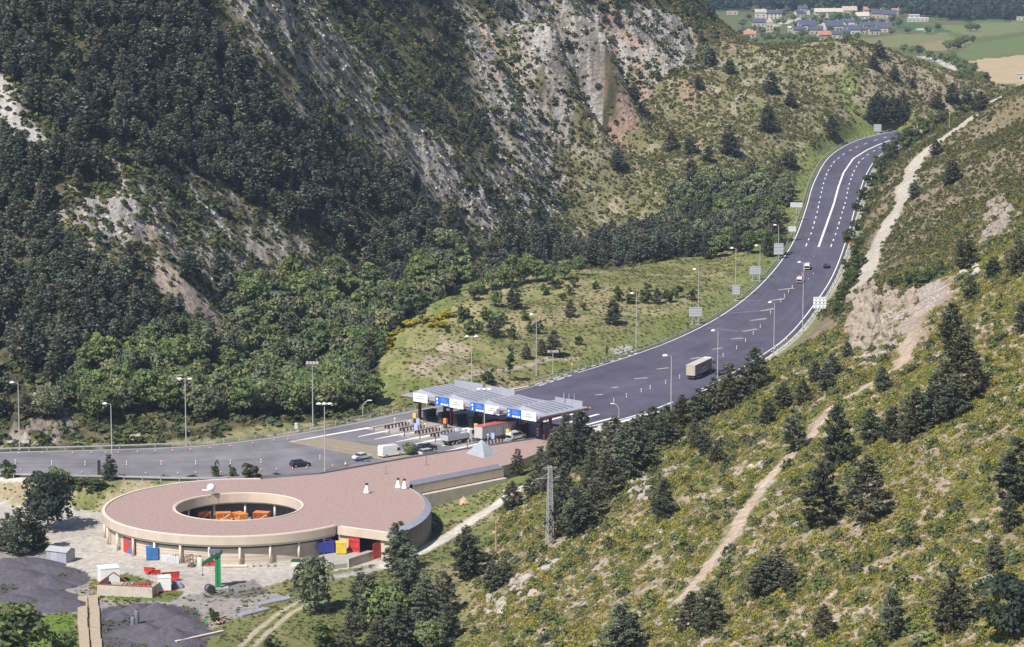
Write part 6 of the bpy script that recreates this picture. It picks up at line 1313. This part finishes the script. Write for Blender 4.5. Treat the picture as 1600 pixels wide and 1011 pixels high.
# wood band between the meadow and the scrub hill
BANDW = area([(740,440),(760,405),(860,385),(960,372),(1060,340),(1100,380),(1080,405),(1000,412),(900,420),(800,425)], 1.0)*GL*(GS > 5)
FORB = np.maximum(FORB, BANDW*.9*(BENCH < .5))
xy = jitter(-330, 330, 590, 1420, 3.5); f = sample(FORB, xy[:, 0], xy[:, 1]); sg = sample(GS, xy[:, 0], xy[:, 1]); xy = xy[(rng.random(len(xy)) < f*.97) & (sg > 4)]
fp = with_z(xy); fp = fp[inview(fp, 9)]; n = len(fp); fh = rng.uniform(4.4, 9.2, n)*(.85+.3*fbm(fp[:, 0], fp[:, 1], 45, 2, 95)); fh *= 1-.3*sample(thin, fp[:, 0], fp[:, 1])-.25*sample(thin2, fp[:, 0], fp[:, 1]); size = fh*F/fp[:, 1]
o_ = np.argsort(-size); NIND = 96; ind = o_[:NIND]; rest = o_[NIND:]
for i in ind: plant('forest', fp[i], fh[i], 'dark pine standing in the dense wood on the lower mountainside', 'pines of the mountain wood')
spread('pine_forest', 'dense dark pine forest covering the left mountainside', FOR, fp[rest]-[0, 0, .2], rng.uniform(0, 6.28, len(rest)), fh[rest]/9*rng.uniform(.92, 1.18, len(rest)), rng.integers(0, len(FOR), len(rest)), tints(len(rest), .26, .10), sz=fh[rest]/9)
# leafy gully
LEAL = [leafy(1000+i, 8, 3.1, 700, base=b, leaf=.46, lumps=40) for i, b in enumerate([(.15, .195, .082), (.18, .215, .082), (.175, .19, .11), (.125, .17, .07), (.21, .22, .12), (.12, .155, .08)])]
xy = jitter(-180, 40, 590, 960, 4.8); f = sample(mask_leaf, xy[:, 0], xy[:, 1]); xy = xy[f > .5]; lp_ = with_z(xy); lp_ = lp_[inview(lp_, 9)]; n = len(lp_); lh = rng.uniform(6.0, 11.0, n); size = lh*F/lp_[:, 1]; o_ = np.argsort(-size); NI = 110
for i in o_[:NI]: plant('leafy' if rng.random() < .7 else 'pale', lp_[i], lh[i], 'leafy tree in the dense green wood of the gully behind the road', 'leafy trees of the gully wood', rng.uniform(.9, 1.15))
r_ = o_[NI:]
if len(r_): spread('leafy_forest', 'leafy wood filling the gully behind the toll road', LEAL, lp_[r_], rng.uniform(0, 6.28, len(r_)), lh[r_]/8, rng.integers(0, len(LEAL), len(r_)), tints(len(r_), .2, .1))
# far wood
FARL = [leafy(1100+i, 9, 4.2, 90, base=b, leaf=1.5, z0=.0, lumps=10) for i, b in enumerate([(.05, .07, .04), (.065, .085, .043), (.042, .062, .042)])]
xy = jitter(120, 900, 2780, 3900, 9.0); k = sst(3010, 3070, xy[:, 1]+110*(fbm(xy[:, 0], xy[:, 1], 120, 3, 97)-.5)+180*sst(.135, .165, xy[:, 0]/xy[:, 1])); xy = xy[rng.random(len(xy)) < k]; q_ = with_z(xy); q_ = q_[inview(q_, 10, 100, 80)]; n = len(q_)
spread('far_forest', 'blue hazed forest on the range behind the village', FARL, q_, rng.uniform(0, 6.28, n), rng.uniform(.8, 1.7, n), rng.integers(0, 3, n), tints(n, .25, .1))
FG2 = 'trees around the far village'
vt = [(1160,40),(1178,48),(1190,52),(1212,58),(1222,62),(1232,60),(1240,62),(1250,66),(1262,66),(1275,66),(1296,64),(1322,62),(1150,62),(1158,54),(1215,36),(1224,36),(1272,34),(1284,36),(1262,38),(1340,60),(1392,52),(1302,30),(1310,32),(1322,32),(1334,34),(1214,50),(1418,50),(1450,51),(1465,44),(1517,46),(1526,46),(1512,45),(1165,66),(1180,66),(1198,64),(1180,20),(1230,18),(1280,18),(1170,28),(1200,22),(1225,24),(1240,30),(1256,34),(1290,36),(1300,38),(1315,30),(1340,34),(1352,38),(1362,34),(1378,36),(1395,34),(1242,42),(1268,50),(1254,58),(1297,52),(1312,50),(1340,46),(1368,48),(1390,44),(1404,40),(1285,28),(1335,24),(1365,24),(1380,20),(1410,24),(1192,58),(1206,62),(1230,70),(1245,72)]
for u, v in vt: plantpx('leafy', u, v+3, rng.uniform(11, 17), 'dark tree between the houses and fields of the far village', FG2, 1.15, 1330.0)
for u, v in ((1452,90),(1460,94),(1470,92),(1478,98),(1486,96),(1494,102),(1500,110),(1506,104),(1512,114),(1520,112),(1516,124),(1524,122),(1530,134),(1536,140),(1502,120),(1490,72),(1500,70),(1508,66),(1520,64),(1482,76),(1496,76),(1412,78),(1424,80),(1436,84),(1540,150),(1532,152)): plantpx('leafy', u, v+4, rng.uniform(13, 22), 'dark tree in the hedge lines beside the far fields', 'hedge trees by the far fields', 1.1, 1290.0)
# ---------------------------------------------------------------- scrub, grass and stones
def scatter(name, label, protos, mask, box_, cell, s0, s1, tint=.22, hue=.16, m=None, sink=.05, flat=None, clump=None):
    xy = jitter(*box_, cell); f = sample(mask, xy[:, 0], xy[:, 1])
    if clump is not None: f = f*clump(xy[:, 0], xy[:, 1])
    xy = xy[rng.random(len(xy)) < f]; p = with_z(xy); p = p[inview(p, 1, 300, 60)]; n = len(p); sc = s0+(s1-s0)*rng.random(n)**2.2; p[:, 2] -= sink*sc
    return spread(name, label, protos, p, rng.uniform(0, 6.28, n), sc, rng.integers(0, len(protos), n), tints(n, tint, hue), m, sz=None if flat is None else sc*flat)
onroad = (GS > 1.0).astype(float)
bare = np.clip(1.5*GULLY+path([(1062,938),(1120,868),(1185,770),(1235,712),(1265,685),(1302,635),(1360,600),(1405,572),(1425,530),(1432,490)], 1.9, .5)+TRACK+CRAG*.75+RED2*.8+path([(600,885),(660,860),(710,832),(745,808),(775,790),(800,770),(835,752),(850,745)], 2.6), 0, 1)
NS = [tuft(1200+i, 84, .62, .58, b, .085) for i, b in enumerate([(.26,.24,.05),(.20,.205,.046),(.28,.245,.058),(.15,.168,.05),(.225,.19,.08),(.245,.24,.05)])]
patchy = lambda s, sc: (lambda x, y: .34+.66*sst(.38, .54, fbm(x, y, sc, 4, s)))
scatter('scrub', 'yellow green scrub covering the near hillside', NS, (nm)*(1-bare)*onroad, (-60, 260, 270, 780), 0.88, .35, 1.7, .17, .10, clump=patchy(111, 5))
DS = [tuft(1250+i, 70, .8, .9, b, .16) for i, b in enumerate([(.10,.13,.045),(.13,.145,.05),(.09,.105,.06)])]
scatter('shrubbery', 'darker green shrubs dotted over the near hillside', DS, nm*(1-bare)*onroad, (-60, 260, 270, 780), 3.0, .6, 2.0, .25, .1, clump=patchy(113, 12))
scatter('dry_grass', 'pale dry grass tufts on the near hillside', [tuft(1280+i, 22, .4, .35, b, .14) for i, b in enumerate([(.33,.27,.16),(.28,.23,.12)])], nm*(1-bare)*onroad, (-60, 260, 270, 780), 2.6, .5, 1.2)
BS = [tuft(1300+i, 26, .7, .7, b, .26) for i, b in enumerate([(.155,.15,.05),(.125,.132,.048),(.175,.155,.065),(.09,.105,.045)])]
scatter('scrub', 'olive scrub on the slope beside the dirt track', BS, bm*(1-bare)*(GS > 2.5), (90, 420, 640, 1400), 1.25, .4, 1.6, .25, .14, clump=lambda x, y: .45+.55*sst(.4, .56, fbm(x, y, 9, 4, 115)))
scatter('scrub', 'olive scrub tufts on the bare middle hill', BS, MIDH*(GS > 5)*(BENCH < .5), (0, 330, 960, 1420), 1.3, .4, 1.8, .28, .14, clump=lambda x, y: .55+.45*sst(.4, .56, fbm(x, y, 7, 4, 117)))
scatter('scrub', 'olive scrub and dwarf shrubs on the rocky mountain ribs', BS, SCR*(1-.35*ROCKY)*(GS > 5)*(BENCH < .5), (-330, 330, 590, 1420), 1.5, .5, 1.9, .25, .14, clump=lambda x, y: .35+.65*sst(.4, .56, fbm(x, y, 7, 4, 127)))
scatter('undergrowth', 'green undergrowth between rocks and trees on the mountain', [tuft(1340+i, 22, .9, .9, b, .42) for i, b in enumerate([(.11,.125,.05),(.145,.145,.055),(.08,.10,.045)])], inmount*(1-MIDH)*(1-.3*ROCKY)*(GS > 5)*(BENCH < .5)*(1-area([(222,405),(242,402),(300,447),(362,500),(366,538),(328,532),(288,492),(246,452)], .3)), (-330, 330, 590, 1420), 1.9, .5, 1.9, .28, .12, clump=lambda x, y: .5+.5*sst(.38, .56, fbm(x, y, 12, 4, 119)))
GT = [tuft(1360+i, 14, .4, .3, b, .16) for i, b in enumerate([(.14,.16,.045),(.20,.19,.08),(.26,.22,.12),(.11,.14,.04)])]
scatter('meadow_grass', 'rough meadow grass left of the wide road', GT, BENCH*(GS > 2), (-60, 190, 600, 1180), 1.5, .6, 1.8, .2, .12, clump=patchy(121, 10))
scatter('yard_grass', 'rough grass around the yard and below the slope', GT, YD*(1-np.clip(sst(.18, .3, col.mean(-1)), 0, 1))*(GS > 1.5), (-150, 30, 400, 590), 1.0, .5, 1.5, .2, .12, clump=patchy(123, 8))
ST = [stone(1400+i, b) for i, b in enumerate([(.38,.355,.33),(.43,.40,.37),(.33,.305,.285),(.40,.345,.295)])]; SM = mat('x', (1, 1, 1)); bpy.data.materials.remove(SM); SM = leafmat('stone', .1, False)
scatter('rocks', 'grey limestone rocks along the mountain crests', ST, np.clip(ROCKY, 0, 1), (-330, 330, 590, 1420), 1.8, .2, .85, .15, .05, SM, .4)
NR = np.clip(nm*sst(.30, .36, col[..., 0])*.35+CRAG*.8+path([(765,965),(800,925),(850,890),(900,850),(935,825)], 4, 2)*.5+path([(985,770),(1010,745),(1040,735)], 3, 2)*.5+path([(1000,990),(1080,930),(1150,850)], 4, 2)*.3+area([(1540,410),(1530,350),(1560,300),(1610,290),(1610,380)], 1)*.6, 0, 1)*(1-GULLY)*(1-TRACK)
scatter('stones', 'pale stones lying between the scrub of the near hillside', [stone(1420+i, b) for i, b in enumerate([(.38,.32,.265),(.35,.295,.24),(.34,.305,.275)])], NR, (-60, 260, 270, 900), 1.0, .1, .42, .2, .06, SM, .3)
scatter('stones', 'pale stones scattered over the middle hill', ST, MIDH*.4*(GS > 5)*(BENCH < .5), (0, 330, 960, 1420), 2.4, .2, .7, .2, .08, SM, .3)
def outcrop(label, blocks, seed, base, tallness=1.5, vox=.32):
    """one craggy rock body: many blocks fused into one skin, then broken up by noise"""
    r = np.random.default_rng(seed); pr_ = [stone(seed*10+i, base) for i in range(5)]; P_ = []; S_ = []
    for u, v, n, su, sv, s in blocks:
        for k in range(n):
            p = G(u+r.uniform(-su, su), v+r.uniform(-sv, sv)); P_.append(p); S_.append(s*r.uniform(.6, 1.3))
    P_ = np.array(P_); S_ = np.array(S_); P_[:, 2] -= S_*.55; n = len(S_); c = P_.mean(0)
    o = spread('blocks', 'x', pr_, P_-c, r.uniform(0, 6.28, n), S_*1.15, r.integers(0, 5, n), tints(n, .1, .03), SM, None, sz=S_*tallness*r.uniform(.7, 1.3, n))
    md = o.modifiers.new('fuse', 'REMESH'); md.mode = 'VOXEL'; md.voxel_size = vox; bpy.context.view_layer.update()
    me = bpy.data.meshes.new_from_object(o.evaluated_get(bpy.context.evaluated_depsgraph_get())); bpy.data.objects.remove(o)
    nv = len(me.vertices); co = np.empty(nv*3); me.vertices.foreach_get('co', co); co = co.reshape(-1, 3); no = np.empty(nv*3); me.vertices.foreach_get('normal', no); no = no.reshape(-1, 3)
    d = .9*(ridged(co[:, 0]+.7*co[:, 2], co[:, 1]-.4*co[:, 2], 2.4, 4, seed)-.62)+.5*(fbm(co[:, 0]*1.3, co[:, 2]*1.3+co[:, 1], .9, 3, seed+3)-.5)
    co += no*d[:, None]; me.vertices.foreach_set('co', co.astype(np.float32).ravel())
    cl = np.asarray(base)*(.72+.56*fbm(co[:, 0]+co[:, 2], co[:, 1], 1.7, 4, seed+7))[:, None]; cl = cl*(1-.25*sst(.55, .7, fbm(co[:, 0], co[:, 1]+co[:, 2], 3.5, 3, seed+9))[:, None]*np.array([0, .25, .45]))
    for an in [x.name for x in me.attributes if x.name == 'col']: me.attributes.remove(me.attributes[an])
    at = me.attributes.new('col', 'FLOAT_COLOR', 'POINT'); cc4 = np.ones((nv, 4), np.float32); cc4[:, :3] = cl; at.data.foreach_set('color', cc4.ravel())
    me.polygons.foreach_set('use_smooth', [False]*len(me.polygons)); me.materials.clear(); me.materials.append(SM); me.update()
    o = link('rock_outcrop', me, None); tag(o, label, 'rock outcrop'); o.location = c; return o
outcrop('broad pinkish rocky crag standing out above the road', [(1348,490,56,20,40,1.7),(1390,468,44,40,14,1.2),(1342,532,22,12,16,1.3),(1378,520,14,16,12,.9)], 41, (.30,.25,.20), 2.6, .33)
outcrop('pale rock ridge low on the left of the scrub slope', [(780,948,30,14,14,.9),(815,915,30,20,14,.75),(860,885,30,22,10,.7)], 42, (.38,.34,.30)); outcrop('grey rocks beside the pine in the middle of the scrub slope', [(1003,762,34,14,20,.85)], 43, (.35,.325,.31))
outcrop('small whitish rock point by the skyline pine', [(1517,422,16,10,7,.9)], 44, (.42,.38,.34)); outcrop('shadowed rock face on the upper right slope', [(1560,345,40,20,30,1.5)], 45, (.27,.23,.195), 2.0); outcrop('reddish rocks above the lower verge at the left edge', [(75,668,60,40,14,1.1)], 46, (.185,.15,.13))
outcrop('light boulders beside the white track under the dark bushes', [(800,775,22,12,8,.6)], 47, (.50,.45,.40)); outcrop('grey rock steps on the scrub slope right of the dark strip', [(1180,728,26,18,7,.6)], 48, (.40,.34,.29))
# ---------------------------------------------------------------- air
hz = MB().box(-1500, 1500, -30, 4600, -45, 300).build('haze', None); tag(hz, kind='stuff')
m = bpy.data.materials.new('haze'); m.use_nodes = True; nt = m.node_tree; nt.nodes.remove(nt.nodes['Principled BSDF']); pv = nt.nodes.new('ShaderNodeVolumePrincipled')
pv.inputs['Color'].default_value = (.58, .72, 1.0, 1); pv.inputs['Density'].default_value = .00008; pv.inputs['Anisotropy'].default_value = .2; nt.links.new(pv.outputs[0], nt.nodes['Material Output'].inputs['Volume']); hz.data.materials.append(m)
# ---------------------------------------------------------------- daylight
SUNV = Vector((-.60*.656, -.80*.656, .755))
w = bpy.data.worlds.new('World'); scn.world = w; w.use_nodes = True; nt = w.node_tree; bg = nt.nodes['Background']
sk = nt.nodes.new('ShaderNodeTexSky'); sk.sky_type = 'NISHITA'; sk.sun_disc = False
sk.sun_elevation = math.asin(SUNV.z); sk.sun_rotation = math.atan2(SUNV.x, SUNV.y); sk.altitude = 1100
nt.links.new(sk.outputs[0], bg.inputs[0]); bg.inputs[1].default_value = .085
l = bpy.data.lights.new('sun', 'SUN'); l.energy = 4.8; l.angle = R(.5); l.color = (1, .955, .89)
lo = bpy.data.objects.new('sun', l); COL.objects.link(lo); lo.rotation_euler = SUNV.to_track_quat('Z', 'Y').to_euler(); lo.location = (0, 400, 600)
vs = scn.view_settings; vs.view_transform = 'Standard'; vs.look = 'None'; vs.gamma = 1; vs.exposure = .45; vs.use_curve_mapping = False
